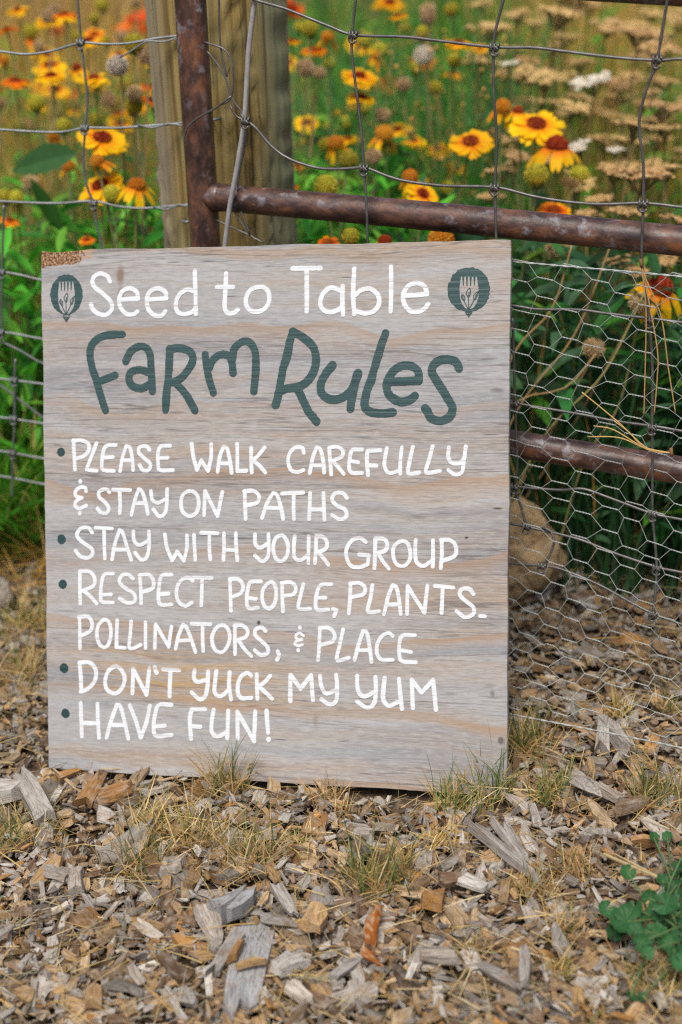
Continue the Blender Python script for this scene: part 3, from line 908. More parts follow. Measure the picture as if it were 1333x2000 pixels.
# grey stay hung beside the upright with the loose tie wires
mb = MB()
tube(mb, catmull(np.array([gp(x, y, 0.024) for x, y in ((500,-30),(498,0),(486,100),(478,230),(463,330),(450,400),(441,470),(436,520))]), 0.008) - mp0, 0.0034, 8)
mb.build("bent_stay", M_STAY, mesh_panel, True)
TIES = [([(400,82),(440,98),(455,130),(452,190),(430,205),(405,220)], 0.006), ([(405,100),(425,125),(440,150),(452,190),(470,215),(482,235)], 0.008), ([(428,-10),(429,60),(434,110),(444,150)], 0.004),
        ([(452,188),(420,212),(385,232),(366,250),(360,270),(361,280)], 0.026), ([(484,238),(478,290),(466,350),(468,400),(488,457)], 0.012), ([(455,408),(472,435),(490,460),(515,474)], 0.010), ([(424,430),(455,445),(490,460)], 0.010),
        ([(450,205),(458,222),(470,232),(484,233)], 0.024)]
for t_, o_ in TIES:
    pts = np.array([gp(x, y, o_) for x, y in t_])
    mb = MB()
    tube(mb, catmull(pts, 0.005) - mp0, 0.0013, 6)
    mb.build("tie_wire", M_WIRE, mesh_panel, True)

# hexagonal netting over the lower gate
net_org = gp(1150, 530, 0.036)
net_z = net_org[2] + 0.004
S0 = np.dot(gp(1000, 503, 0.036) - net_org, gd) - 0.05
S1 = np.dot(gp(1333, 545, 0.036) - net_org, gd) + 0.16
CPX, VPX, TW = 0.0312, 0.0280, 0.0198


def net_pos(s, t):
    """s along the gate, t metres of netting below its top edge"""
    sag = 0.004 * math.sin(s * 9) - 0.075 * max(0.0, t - 0.25) * 0.3
    x = s + 0.004 * math.sin(t * 21 + s * 13) + 0.06 * t * t
    tv = 0.50
    if t < tv:
        z, o = net_z - t, 0.037 + 0.006 * math.sin(s * 11 + t * 15) + max(0.0, t - 0.25) * 0.12
    else:
        q = t - tv
        z = net_z - tv - 0.22 * (1 - math.exp(-q / 0.16)) * 0.5
        o = 0.037 + 0.25 * 0.12 + q * 0.80
    p = GP + gd * (np.dot(net_org - GP, gd) + x) - gn * o
    gz = float(ground_z(p[0], p[1])) + 0.008 + 0.006 * math.sin(s * 31 + t * 17)
    return np.array([p[0], p[1], max(z + sag, gz)])


ncol = int((S1 - S0) / CPX) + 1
nrow = 22
nm = MB()
jx = rng.randn(ncol + 1, nrow + 2) * 0.0026
jt = rng.randn(ncol + 1, nrow + 2) * 0.0026


def hexend(c, r, side):
    s = S0 + c * CPX + side * TW / 2 + jx[c, r]
    t = VPX * (r + (0.5 if c % 2 else 0.0)) + jt[c, r]
    return s, t + side * 0.0012


for c in range(ncol):
    for r in range(nrow):
        a_, b_ = hexend(c, r, -1), hexend(c, r, 1)
        L = [net_pos(a_[0] + (b_[0] - a_[0]) * k, a_[1] + (b_[1] - a_[1]) * k) for k in np.linspace(0, 1, 13)]
        L = np.array(L)
        ph = np.linspace(0, 5 * math.pi, 13) + rng.rand() * 6
        for k in (0, math.pi):
            off = np.outer(np.cos(ph + k) * 0.00058, [0, 0, 1]) + np.outer(np.sin(ph + k) * 0.00058, gn)
            tube(nm, L + off, 0.0005, 4, cap=False)
        # to the neighbours on the right
        if c + 1 < ncol:
            rr = (r, r + 1) if c % 2 else (r - 1, r)
            for q in rr:
                if 0 <= q < nrow:
                    e = hexend(c + 1, q, -1)
                    P_ = np.array([net_pos(b_[0] + (e[0] - b_[0]) * k, b_[1] + (e[1] - b_[1]) * k) for k in (0, 0.5, 1)])
                    tube(nm, P_, 0.00044, 4, cap=False)
for t_ in (-0.004, VPX * nrow):
    P_ = np.array([net_pos(s, max(t_, 0) if t_ > 0 else 0.0) for s in np.linspace(S0, S1, 70)])
    ph = np.linspace(0, 90, 70)
    for k in (0, math.pi):
        off = np.outer(np.cos(ph + k) * 0.0007, [0, 0, 1]) + np.outer(np.sin(ph + k) * 0.0007, gn)
        tube(nm, P_ + off, 0.0008, 5)
net = nm.build("chicken_wire_netting", M_NET, None, True)
tag(net, "silvery hexagonal chicken wire netting covering the lower gate right of the sign", "netting")

# ------------------------------------------------------------------ wooden post
pc = at_y(430, 240, 2.14)
post = empty("wooden_post", (pc[0], 2.14, float(ground_z(pc[0], 0))), "thick weathered round wooden fence post behind the rusty upright pipe", "post")
o0 = np.array(post.location)
mb = MB()
nth, nz_ = 90, 110
axp0 = at_y(437, 240, 2.14)
tilt = (at_y(425, 0, 2.14) - at_y(455, 470, 2.14))
tilt /= np.linalg.norm(tilt)
zs = np.linspace(-0.1, 1.15, nz_)
th = np.linspace(0, 2 * math.pi, nth, endpoint=False)
TH, ZZ = np.meshgrid(th, zs)
RR = 0.098 * (1.0 + 0.02 * np.sin(2 * TH + 1) + 0.010 * np.sin(9 * TH + ZZ * 2) + 0.006 * np.sin(23 * TH + 5 * np.sin(ZZ * 3)))
RR += 0.0020 * rng.randn(nz_, nth) * (np.sin(3 * TH + ZZ * 7) > 0.2)
rag = np.interp(zs, np.linspace(-0.1, 1.15, 60), rng.rand(60))
RR += -0.006 * (rag[:, None] > 0.6) * np.exp(-((TH - 6.1) / 0.35) ** 2)
for cth in (4.61, 5.21, 4.03):
    RR -= 0.007 * np.exp(-((TH - cth - 0.03 * np.sin(ZZ * 4)) / 0.022) ** 2)
cx0 = axp0 - tilt * (axp0[2] / tilt[2])
V = np.stack([cx0[0] + tilt[0] / tilt[2] * ZZ + RR * np.cos(TH), cx0[1] + tilt[1] / tilt[2] * ZZ + RR * np.sin(TH), ZZ], -1).reshape(-1, 3) - o0
i = np.arange(nz_ - 1)[:, None] * nth
j = np.arange(nth)[None]
k = (j + 1) % nth
G = np.stack([ZZ.ravel(), TH.ravel() * 0.098, 0 * ZZ.ravel()], 1)
mb.add(V, [np.stack([i + j, i + k, i + nth + k, i + nth + j], -1).reshape(-1, 4), np.arange(nth) + (nz_ - 1) * nth], grain=G)
mb.build("trunk", M_POST, post, True)
for (x, y) in ((366, 434), (421, 235)):
    c = at_y(x, y, 2.035)
    st_ = MB()
    tube(st_, np.array([c + [-0.006, 0.02, 0], c + [-0.005, -0.004, 0.001], c + [0.0, -0.007, 0.002], c + [0.006, -0.003, 0.003], c + [0.007, 0.02, 0.003]]) - o0, 0.002, 7)
    st_.build("staple", M_GALV, post, True)

# ------------------------------------------------------------------ wire fence left of the post
FP = at_y(340, 240, 2.05)
fn = np.array([math.sin(math.radians(4)), math.cos(math.radians(4)), 0])
fence = empty("wire_fence", (FP[0] - 0.2, FP[1], 0.0), "grey galvanised wire fence stretched left from the wooden post", "fence")
f0 = np.array(fence.location)


def fp(px, py):
    return on_plane(px, py, FP, fn)


LF = [[(-60,90),(0,100),(50,106),(100,100),(158,84),(200,86),(250,85),(300,76),(348,70),(380,66)], [(-60,250),(0,253),(60,257),(120,258),(168,250),(230,250),(300,245),(360,240),(395,238)],
      [(-60,390),(60,396),(120,397),(183,393),(230,403),(280,407),(340,402),(370,400),(400,398)], [(-60,522),(0,530),(40,537),(82,547),(130,552)], [(-60,640),(0,648),(30,652),(82,662),(130,668)],
      [(-60,738),(0,740),(84,750),(130,756)], [(-40,735),(0,752),(40,782),(84,815),(120,840)], [(-60,812),(0,815),(85,827),(130,832)], [(-60,878),(0,881),(88,896),(130,902)], [(-60,932),(0,930),(88,946),(130,950)], [(-30,655),(0,666),(40,685),(76,706),(110,720)]]
for l in LF:
    wire(l, 0.0019, M_GALV, "line_wire", fence, f0, fp)
for l in ([(152,-30),(153,0),(160,83),(168,150),(172,190),(168,250),(164,320),(175,375),(186,397),(190,440),(200,482),(204,560)], [(9,400),(8,430),(6,520),(4,640),(8,660)], [(32,700),(30,740),(30,815),(27,884),(25,970)]):
    wire(l, 0.0018, M_GALV, "stay_wire", fence, f0, lambda x, y: fp(x, y) - fn * 0.003)
for l in ([(235,112),(250,104),(268,92),(290,80),(320,81),(348,74),(380,72)], [(270,243),(300,249),(330,241),(360,245),(395,243)], [(300,404),(330,408),(350,399),(370,404)]):
    wire(l, 0.0013, M_GALV, "twist_wire", fence, f0, lambda x, y: fp(x, y) - fn * 0.002)
for k in ((160,83),(168,250),(185,396),(6,531),(4,648),(30,742),(29,817),(27,884)):
    knot(*k, fence, f0, fp, M_GALV, 1.0)

# ------------------------------------------------------------------ wood chips
CHIP_COLS = {"grey": [(0.36, 0.33, 0.295), (0.28, 0.262, 0.24), (0.42, 0.39, 0.355)], "tan": [(0.40, 0.255, 0.12), (0.32, 0.205, 0.10), (0.45, 0.325, 0.19)],
             "brown": [(0.20, 0.125, 0.075), (0.145, 0.09, 0.055), (0.25, 0.17, 0.105)], "orange": [(0.42, 0.215, 0.065), (0.36, 0.19, 0.07)], "pale": [(0.50, 0.47, 0.43), (0.46, 0.41, 0.35)]}
KINDS = ["grey", "tan", "brown", "orange", "pale"]
KP = [0.33, 0.34, 0.22, 0.05, 0.06]


def chip_geo(L, w, t, n=8, rough=0.16, taper=None):
    """an irregular split flake, long axis X: ragged ends, flat split faces"""
    ne = max(1, (n - 6) // 2)
    pt = rng.uniform(0.0, 0.9) if rng.rand() < 0.45 else 0.0      # pointed splinter end
    y1 = np.linspace(-1, 1, ne + 2) * (1 - pt)
    y0 = np.linspace(1, -1, ne + 2) * (1 - 0.5 * pt * rng.rand())
    xs1 = 1 + rough * 1.1 * rng.randn(ne + 2) - 0.06
    xs0 = -1 + rough * 1.1 * rng.randn(ne + 2) + 0.06
    mid1 = np.array([[rng.uniform(-0.3, 0.35), -1 + rough * rng.randn()]])
    mid0 = np.array([[rng.uniform(-0.3, 0.35), 1 + rough * rng.randn()]])
    o = np.vstack([mid1, np.stack([xs1, y1 + 0.5 * rough * rng.randn(ne + 2)], 1), mid0, np.stack([xs0, y0 + 0.5 * rough * rng.randn(ne + 2)], 1)])
    n = len(o)
    tp = rng.uniform(-0.35, 0.35) if taper is None else taper
    x, y = o[:, 0] * L / 2, o[:, 1] * w / 2
    y = y * (1 + tp * o[:, 0]) + rng.uniform(-0.12, 0.12) * w * o[:, 0] ** 2
    bend = rng.uniform(-0.07, 0.07) * L
    zc = bend * o[:, 0] ** 2 + rng.uniform(-0.3, 0.3) * t * o[:, 1]
    sl = rng.uniform(-0.35, 0.35) * t
    zt = t * 0.5 * (1 + 0.25 * rng.randn(n)) + zc + sl * o[:, 0]
    zb = -t * 0.5 * (1 + 0.25 * rng.randn(n)) + zc
    sc = rng.uniform(0.82, 0.98)
    top = np.stack([x * sc, y * sc, zt], 1)
    bot = np.stack([x * rng.uniform(0.85, 1.0), y * rng.uniform(0.85, 1.0), zb], 1)
    tc = np.array([[rng.uniform(-0.2, 0.2) * L, rng.uniform(-0.25, 0.25) * w, t * rng.uniform(0.35, 0.75)]])
    v = np.vstack([top, bot, tc])
    a = np.arange(n); b = (a + 1) % n
    f = [np.stack([a + n, b + n, b, a], 1), (np.arange(n) + n)[::-1], np.stack([a, b, np.full(n, 2 * n)], 1)]
    return v, f


def rotm(yaw, pitch, roll):
    return np.array(Matrix.Rotation(yaw, 3, 'Z') @ Matrix.Rotation(pitch, 3, 'Y') @ Matrix.Rotation(roll, 3, 'X'))


def pick_col(kind=None):
    kind = kind or KINDS[rng.choice(5, p=KP)]
    cs = CHIP_COLS[kind]
    c = np.array(cs[rng.randint(len(cs))]) * rng.uniform(0.78, 1.15)
    return kind, c


def behind_board(x, y):
    """hidden or blocked strip right at the foot of the sign"""
    d = (np.array([x, y]) - BORG[:2])
    s = d @ (u[:2] / np.linalg.norm(u[:2]))
    o = d @ (nrm[:2] / np.linalg.norm(nrm[:2]))
    return abs(s) < 0.31 and -0.012 < o < 0.05


cm = MB()
count = 0
while count < 17000:
    y = rng.uniform(1.0, 2.75)
    x = rng.uniform(-0.36 * y - 0.12, 0.36 * y + 0.12)
    if behind_board(x, y) or y > 2.38 - 0.45 * x + 0.08 * math.sin(x * 9):
        continue
    if y > 1.9 and rng.rand() < 0.3:
        continue
    L = float(np.clip(rng.lognormal(math.log(0.0172), 0.5), 0.004, 0.055))
    w = min(L * rng.uniform(0.18, 0.62), 0.021)
    t = rng.uniform(0.15, 0.42) * w + 0.0006
    v, f = chip_geo(L, w, t, 8 if L > 0.014 else 6)
    R = rotm(rng.uniform(0, 6.28), rng.randn() * 0.30, rng.randn() * 0.45)
    z = float(ground_z(x, y)) - 0.016 + 0.020 * rng.rand() ** 0.9
    _, c = pick_col()
    if rng.rand() < 0.3:
        c = c * 0.5
    off = rng.rand(3) * 9
    cm.add(v @ R.T + [x, y, z], f, c, v + off)
    count += 1
for q in range(11000):             # fine shreds between the chips
    y = rng.uniform(1.0, 2.3)
    x = rng.uniform(-0.36 * y - 0.08, 0.36 * y + 0.08)
    if behind_board(x, y):
        continue
    L = rng.uniform(0.003, 0.012)
    v, f = chip_geo(L, L * rng.uniform(0.12, 0.5), 0.0008, 6)
    R = rotm(rng.uniform(0, 6.28), rng.randn() * 0.35, rng.randn() * 0.4)
    _, c = pick_col()
    cm.add(v @ R.T + [x, y, float(ground_z(x, y)) - 0.006 + 0.013 * rng.rand()], f, c * rng.uniform(0.5, 1.0), v + rng.rand(3) * 9)
chips = cm.build("wood_chip_mulch", M_CHIP)
tag(chips, "loose bed of small brown and grey wood chips covering the ground", "wood chips", None, "stuff")

MULCH = "larger wood chips lying loose on the mulch"
NAMES = {"grey": "weathered grey wood chip lying loose on top of the mulch", "tan": "tan wood chip lying loose on top of the mulch", "brown": "dark brown wood chip lying loose on top of the mulch",
         "orange": "bright orange brown wood chip lying loose on top of the mulch", "pale": "pale bleached wood chip lying loose on top of the mulch"}


def chip_object(px, py, Lpx, wpx, ang, kind, label=None, name="wood_chip", tilt=0.12, lift=0.004, n=11, thick=None, pos=None, rough=0.10, taper=None, col=None):
    p = on_ground(px, py, lift) if pos is None else pos
    dist = np.linalg.norm(p - CAM)
    k = dist / F
    # image foreshortening of the ground is about sin of the view elevation
    el = math.asin((CAM_Z - p[2]) / dist)
    a = math.radians(ang)
    dx, dy = math.cos(a) * Lpx, math.sin(a) * Lpx / math.sin(el)
    L = math.hypot(dx, dy) * k
    yaw = math.atan2(dy, dx)
    fx = abs(math.sin(yaw)) * math.sin(el) ** -0.0
    w = wpx * k / (abs(math.cos(yaw)) * math.sin(el) + abs(math.sin(yaw)) + 1e-3) ** 1.0
    t = thick * k if thick else float(np.clip(w * rng.uniform(0.16, 0.36), 0.002, 0.010))
    v, f = chip_geo(L, w, t, n, rough, taper)
    R = rotm(yaw, rng.randn() * tilt, rng.randn() * tilt * 1.6)
    m_ = MB()
    c = np.array(col) if col is not None else pick_col(kind)[1]
    m_.add(v @ R.T, f, c, v + rng.rand(3) * 9)
    o = m_.build(name, M_CHIP)
    o.location = Vector((p[0], p[1], p[2] + t * 0.35))
    if label:
        tag(o, label, "wood chip", MULCH)
    else:
        tag(o, NAMES[kind], "wood chip", MULCH)
    return o


HERO = [(483,1882,170,78,84,"grey","broad flat grey weathered board offcut in the foreground mulch",13,"wood_offcut",16),
 (461,1778,82,62,35,"grey","thick rounded grey wood chunk just above the flat offcut",18,"wood_chunk",34),
 (406,1800,78,62,-62,"pale","pale squarish wood chunk left of the thick grey chunk",12,"wood_chunk",18),
 (442,1868,95,38,58,"grey","narrow grey brown sliver leaning against the left side of the flat offcut",11,"wood_chip",14),
 (561,1885,66,58,40,"pale","pale rounded flake right of the flat grey offcut",12,"wood_chip",16),
 (617,1801,52,46,70,"tan","square tan wood block left of the orange dried leaf",10,"wood_chip",20),
 (556,1762,62,34,-50,"pale","bright bleached chip with split grain right of the grey chunk",11,"wood_chip",14),
 (545,1800,70,22,-12,"grey","slim grey chip between the grey chunk and the tan block",10,"wood_chip",12),
 (68,1568,112,36,-46,"grey","thick grey broken branch piece near the left edge of the mulch",12,"branch_piece",30),
 (14,1556,64,44,12,"pale","pale rounded wood chunk cut by the left edge of the photo",12,"wood_chunk",32),
 (184,1545,62,28,68,"orange","tall orange brown chip standing near the left foot of the sign",9,"wood_chip",16),
 (228,1552,74,24,15,"orange","long orange brown chip lying right of the standing orange chip",10,"wood_chip",14),
 (136,1514,48,18,22,"orange","small orange chip against the lower left corner of the sign",9,"wood_chip",10),
 (990,1672,150,24,-44,"grey","long weathered splinter lying diagonally right of the sign foot",13,"wood_splinter",16),
 (1000,1650,86,24,-66,"grey","shorter grey splinter crossing above the long diagonal splinter",11,"wood_splinter",14),
 (926,1732,56,36,-30,"pale","bright white chip with an orange mark below the long splinter",10,"wood_chip",12),
 (846,1768,46,42,-4,"orange","square golden brown wood block with sawn grain right of the dried leaf",8,"wood_chip",26),
 (880,1722,48,26,10,"brown","dark charred chip beside the bright white chip",10,"wood_chip",16),
 (1176,1436,70,26,74,"grey","grey stub with rounded top, left of two leaning under the netting",11,"wood_chip",22),
 (1199,1440,78,24,-58,"grey","grey stub leaning right, right of two leaning under the netting",11,"wood_chip",22),
 (1146,1540,56,40,-30,"grey","rough grey wood chunk on the mulch right of the sign corner",12,"wood_chunk",24),
 (1188,1552,54,32,-30,"pale","pale split chip right of the rough grey chunk",11,"wood_chip",14),
 (1236,1580,74,24,22,"brown","brown bark covered branch stub near the right edge",11,"branch_piece",18),
 (860,1868,76,36,-10,"pale","large smooth pale chip in the foreground right of the dried leaf",13,"wood_chip",14),
 (678,1893,70,24,32,"grey","slim pale grey sliver in the foreground left of the dried leaf",11,"wood_chip",12),
 (975,1910,90,30,-42,"grey","long grey chip in the right foreground",12,"wood_chip",14),
 (1026,1895,76,22,78,"grey","upright blue grey chip in the right foreground",11,"wood_chip",12),
 (580,1940,62,24,-36,"pale","bleached chip in the foreground below the pale rounded flake",11,"wood_chip",14),
 (112,1706,58,36,-8,"pale","light grey squarish chip in the left foreground",10,"wood_chip",14),
 (148,1722,58,28,-74,"pale","rounded pale chip standing right of the light grey squarish chip",11,"wood_chip",16),
 (338,1692,50,36,0,"pale","bright pale bark flake at the edge of the left grass tuft",11,"wood_chip",12),
 (258,1650,82,62,38,"grey","big brown grey slab behind the left grass tuft",12,"wood_chunk",14)]
for (px, py, L, w, a_, kd, lb, n, nm_, th_) in HERO:
    chip_object(px, py, L, w, a_, kd, lb, nm_, 0.08, 0.009, n, th_, rough=0.2 if nm_ == "wood_chunk" else 0.12, col=(0.35, 0.355, 0.36) if nm_ == "wood_offcut" or "thick rounded" in lb else None)
# two sticks resting on the offcut
for (px, py, L, w, a_, kd, lb) in ((463,1858,52,17,70,"orange","short orange stick lying on the flat grey offcut"), (492,1882,62,15,10,"tan","thin tan stick lying across the flat grey offcut")):
    chip_object(px, py, L, w, a_, kd, lb, "stick", 0.05, 0.022, 9, 13)
nmade = 0
while nmade < 262:
    px, py = rng.uniform(-5, 1338), rng.uniform(1440, 2005) if rng.rand() < 0.88 else rng.uniform(1200, 1440)
    if py < 1580 and px < 1015 + 0 and py < 1502 + 0.06 * (px - 95) + 24 and px > 70:
        continue
    if any(abs(px - h[0]) < h[2] * 0.42 and abs(py - h[1]) < h[2] * 0.36 for h in HERO):
        continue
    kd = KINDS[rng.choice(5, p=[0.40, 0.32, 0.14, 0.05, 0.09])]
    L = rng.uniform(22, 50) * (0.62 + 0.38 * (py - 1200) / 800)
    chip_object(px, py, L, L * rng.uniform(0.22, 0.60), rng.uniform(0, 180), kd, None, "wood_chip", 0.22, rng.uniform(-0.002, 0.008), 10)
    nmade += 1

# ------------------------------------------------------------------ grass on the mulch
STRAW = [(0.68, 0.50, 0.22), (0.58, 0.40, 0.15), (0.74, 0.60, 0.34), (0.46, 0.29, 0.11)]
GREENB = [(0.12, 0.20, 0.05), (0.19, 0.26, 0.07), (0.08, 0.15, 0.045), (0.34, 0.34, 0.13)]


def blade(mb, base, dirv, L, w, droop, col, seg=4, twist=0.0):
    t = np.linspace(0, 1, seg + 1)
    d = np.asarray(dirv, float)
    d = d / np.linalg.norm(d)
    hz = np.array([d[0], d[1], 0.0])
    hl = np.linalg.norm(hz)
    hz = hz / hl if hl > 1e-4 else np.array([1.0, 0, 0])
    p = base + np.outer(t * L, d) + np.outer(t ** 2 * L * droop, hz * 0.6 + np.array([0, 0, -0.8]))
    side = np.cross(d, [0, 0, 1.0])
    if np.linalg.norm(side) < 1e-3:
        side = np.array([1.0, 0, 0])
    side /= np.linalg.norm(side)
    a = twist
    side = side * math.cos(a) + np.cross(d, side) * math.sin(a)
    wd = w * (1 - t ** 1.6) * 0.5 + 0.00008
    v = np.concatenate([p - side * wd[:, None], p + side * wd[:, None]])
    k = seg + 1
    i = np.arange(seg)
    c = np.asarray(col, float)
    mb.add(v, np.stack([i, i + 1, i + 1 + k, i + k], 1), c)


def tuft(px, py, n, hpx, wpx, green, label, seed):
    green *= 0.75
    hpx *= 1.08
    r = np.random.RandomState(seed)
    p = on_ground(px, py, -0.006)
    k = np.linalg.norm(p - CAM) / F
    m_ = MB()
    for q in range(int(n * 1.15)):
        off = np.array([np.clip(r.randn(), -1.6, 1.6) * wpx * 0.42 * k, np.clip(r.randn(), -1.6, 1.6) * wpx * 0.38 * k, 0])
        g = r.rand() < green
        L = hpx * k * (r.uniform(0.5, 1.3) if g else r.uniform(0.3, 1.0))
        dv = np.array([r.randn() * (0.22 if g else 0.42), r.randn() * (0.22 if g else 0.42), 1.0])
        c = np.array((GREENB if g else STRAW)[r.randint(4)]) * r.uniform(0.8, 1.2)
        blade(m_, off + [0, 0, r.uniform(-0.004, 0.004)], dv, L, r.uniform(0.0010, 0.0022), r.uniform(0.0, 0.55), c * 1.12, 5, r.uniform(0, 3.1))
    o = m_.build("grass_tuft", M_GRASS)
    o.location = Vector(p)
    tag(o, label, "grass tuft", "sparse grass tufts growing through the mulch")


TUFTS = [(440,1545,170,110,60,0.3,"straw coloured tuft with green blades at the sign foot below the word fun"),
 (330,1625,150,95,100,0.12,"wide dry straw tuft in the mulch below the left half of the sign"),
 (265,1700,150,120,70,0.4,"tall green and straw tuft growing before the big slab at left"),
 (405,1660,150,100,90,0.15,"dry yellow tuft left of the middle of the mulch"),
 (490,1690,150,130,70,0.3,"tall straw tuft just above the thick grey wood chunk"),
 (740,1730,230,125,90,0.5,"biggest green grass tuft directly above the orange dried leaf"),
 (640,1565,70,70,36,0.1,"small upright straw tuft against the middle of the sign foot"),
 (675,1590,45,55,30,0.05,"low pale straw tuft just right of the middle of the sign foot"),
 (905,1575,170,105,80,0.55,"green grass tuft against the sign foot left of its lower right corner"),
 (965,1550,130,120,45,0.75,"tall thin green grass at the lower right corner of the sign"),
 (1030,1470,190,120,55,0.35,"brown and green grass along the right edge of the sign"),
 (1070,1560,150,85,50,0.4,"short mixed tuft on the mulch right of the sign corner"),
 (1285,1570,170,110,65,0.5,"tall green tuft by the right edge below the netting"),
 (1212,1400,60,95,26,0.05,"bunch of golden dry stems standing under the netting"),
 (1050,1745,110,75,50,0.15,"short clipped straw tuft right of the bright white chip"),
 (1125,1710,110,85,60,0.2,"upright straw tuft between the long splinter and the green weed"),
 (1110,1830,90,75,46,0.2,"faded straw tuft left of the green weed leaves"),
 (930,1870,80,75,40,0.1,"thin yellow tuft in the foreground right of centre"),
 (20,1640,160,80,70,0.35,"mixed green and dry tuft at the left edge of the photo"),
 (90,1640,100,55,60,0.1,"low dry grass tuft below the thick grey branch piece"),
 (15,1330,150,120,80,0.25,"blurred dry tuft behind the sign at the left edge"),
 (50,1230,130,100,60,0.4,"blurred green tuft by the round stone left of the sign"),
 (1300,1390,60,60,40,0.3,"sparse tuft behind the netting at the right edge"),
 (1285,1935,160,70,80,0.25,"brown matted grass under the green weed in the lower right corner"),
 (1170,1975,90,60,70,0.15,"blurred yellow grass patch at the bottom edge right of centre"),
 (1095,1905,70,60,40,0.2,"small faded tuft in the right foreground below the faded straw tuft"),
 (580,1660,80,60,60,0.1,"thin straw tuft in the middle of the mulch"),
 (860,1650,150,45,42,0.05,"flat bleached straw patch left of the long splinter")]
for q, (px, py, n, h, w, g, lb) in enumerate(TUFTS):
    tuft(px, py, n, h, w, g, lb, 100 + q)

lm = MB()
for q in range(5200):
    y = rng.uniform(1.0, 2.5)
    x = rng.uniform(-0.36 * y - 0.05, 0.36 * y + 0.05)
    if behind_board(x, y):
        continue
    a = rng.uniform(0, 6.28)
    blade(lm, np.array([x, y, float(ground_z(x, y)) + rng.uniform(0.002, 0.012)]), [math.cos(a), math.sin(a), rng.uniform(-0.06, 0.22)], rng.uniform(0.015, 0.085), rng.uniform(0.0006, 0.0014),
          rng.uniform(0, 0.2), np.array((STRAW + [(0.40, 0.38, 0.26), (0.34, 0.33, 0.20)])[rng.randint(6)]) * rng.uniform(0.75, 1.2), 4, rng.uniform(0, 3))
tag(lm.build("straw_litter", M_GRASS), "dry straw and loose grass blades scattered over the wood chips", "straw", None, "stuff")

# ------------------------------------------------------------------ rocks
def rock(name, px, py, y, rpx, squash, mat, label, seed, dz=0.0):
    r = np.random.RandomState(seed)
    c = at_y(px, py, y)
    R = rpx * np.linalg.norm(c - CAM) / F
    nu, nv = 64, 40
    U, Vv = np.meshgrid(np.linspace(0, 2 * math.pi, nu, endpoint=False), np.linspace(0.02, math.pi - 0.02, nv))
    d = np.stack([np.cos(U) * np.sin(Vv), np.sin(U) * np.sin(Vv), np.cos(Vv)], -1)
    k = np.ones(U.shape)
    for _ in range(14):
        a = r.randn(3); a /= np.linalg.norm(a)
        k -= 0.55 * np.maximum(0, (d @ a) - r.uniform(0.55, 0.85))
    for _ in range(10):
        a = r.randn(3) * r.uniform(4, 11)
        k += 0.016 * np.sin(d @ a + r.rand() * 6)
    k += 0.02 * np.sin(9 * U + 3) * np.sin(7 * Vv) * np.sin(Vv)
    v = (d * k[..., None] * R * np.array(squash)).reshape(-1, 3)
    i = np.arange(nv - 1)[:, None] * nu
    j = np.arange(nu)[None]
    q = (j + 1) % nu
    m_ = MB().add(v, [np.stack([i + j, i + nu + j, i + nu + q, i + q], -1).reshape(-1, 4), np.arange(nu), np.arange(nu)[::-1] + (nv - 1) * nu])
    o = m_.build(name, mat, None, True)
    o.location = Vector(c + [0, 0, dz])
    return tag(o, label, "rock")


rock("rock", 1005, 1085, 1.98, 104, (1.0, 0.8, 1.22), M_ROCK, "tan boulder on the mulch behind the netting, partly hidden by the sign's right edge", 3)
rock("stone", -6, 1168, 2.02, 42, (0.95, 0.9, 1.0), M_STONE, "rounded grey tan stone on the ground at the left edge behind the sign", 5)

# ------------------------------------------------------------------ meadow
def meadow_front(x):
    return np.where(x < 0, 2.30 - 0.10 * x, 2.30 - 0.78 * x + 0.05 * np.sin(x * 13))


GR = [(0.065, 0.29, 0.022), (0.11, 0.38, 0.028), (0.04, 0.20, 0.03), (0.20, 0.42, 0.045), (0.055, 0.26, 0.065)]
GR_SHADE = [(0.03, 0.12, 0.035), (0.045, 0.16, 0.04), (0.022, 0.085, 0.034), (0.075, 0.17, 0.08)]  # near foliage at right: undergrowth shade put into darker leaf and blade greens
DRY = [(0.78, 0.45, 0.10), (0.66, 0.36, 0.08), (0.84, 0.56, 0.20), (0.50, 0.27, 0.07)]


def pick(lst, r):
    return np.array(lst[r.randint(len(lst))]) * r.uniform(0.75, 1.25)


def leaf(mb, base, d, L, w, droop, col, fold=0.25, spin=0.0):
    """a lance leaf with a folded midrib"""
    t = np.array([0, 0.2, 0.45, 0.7, 0.88, 1.0])
    prof = np.array([0.12, 0.75, 1.0, 0.72, 0.36, 0.02])
    d = np.asarray(d, float); d = d / np.linalg.norm(d)
    side = np.cross(d, [0, 0, 1.0])
    side /= np.linalg.norm(side) + 1e-9
    upv = np.cross(side, d)
    side, upv = side * math.cos(spin) + upv * math.sin(spin), upv * math.cos(spin) - side * math.sin(spin)
    mid = base + np.outer(t * L, d) + np.outer(t ** 2 * L * droop, [0, 0, -1.0])
    hw = prof * w / 2
    lft = mid - side * hw[:, None] + upv * (hw * fold)[:, None]
    rgt = mid + side * hw[:, None] + upv * (hw * fold)[:, None]
    v = np.vstack([lft, mid, rgt])
    i = np.arange(5)
    mb.add(v, [np.stack([i, i + 1, i + 7, i + 6], 1), np.stack([i + 6, i + 7, i + 13, i + 12], 1)], col)


r = np.random.RandomState(21)
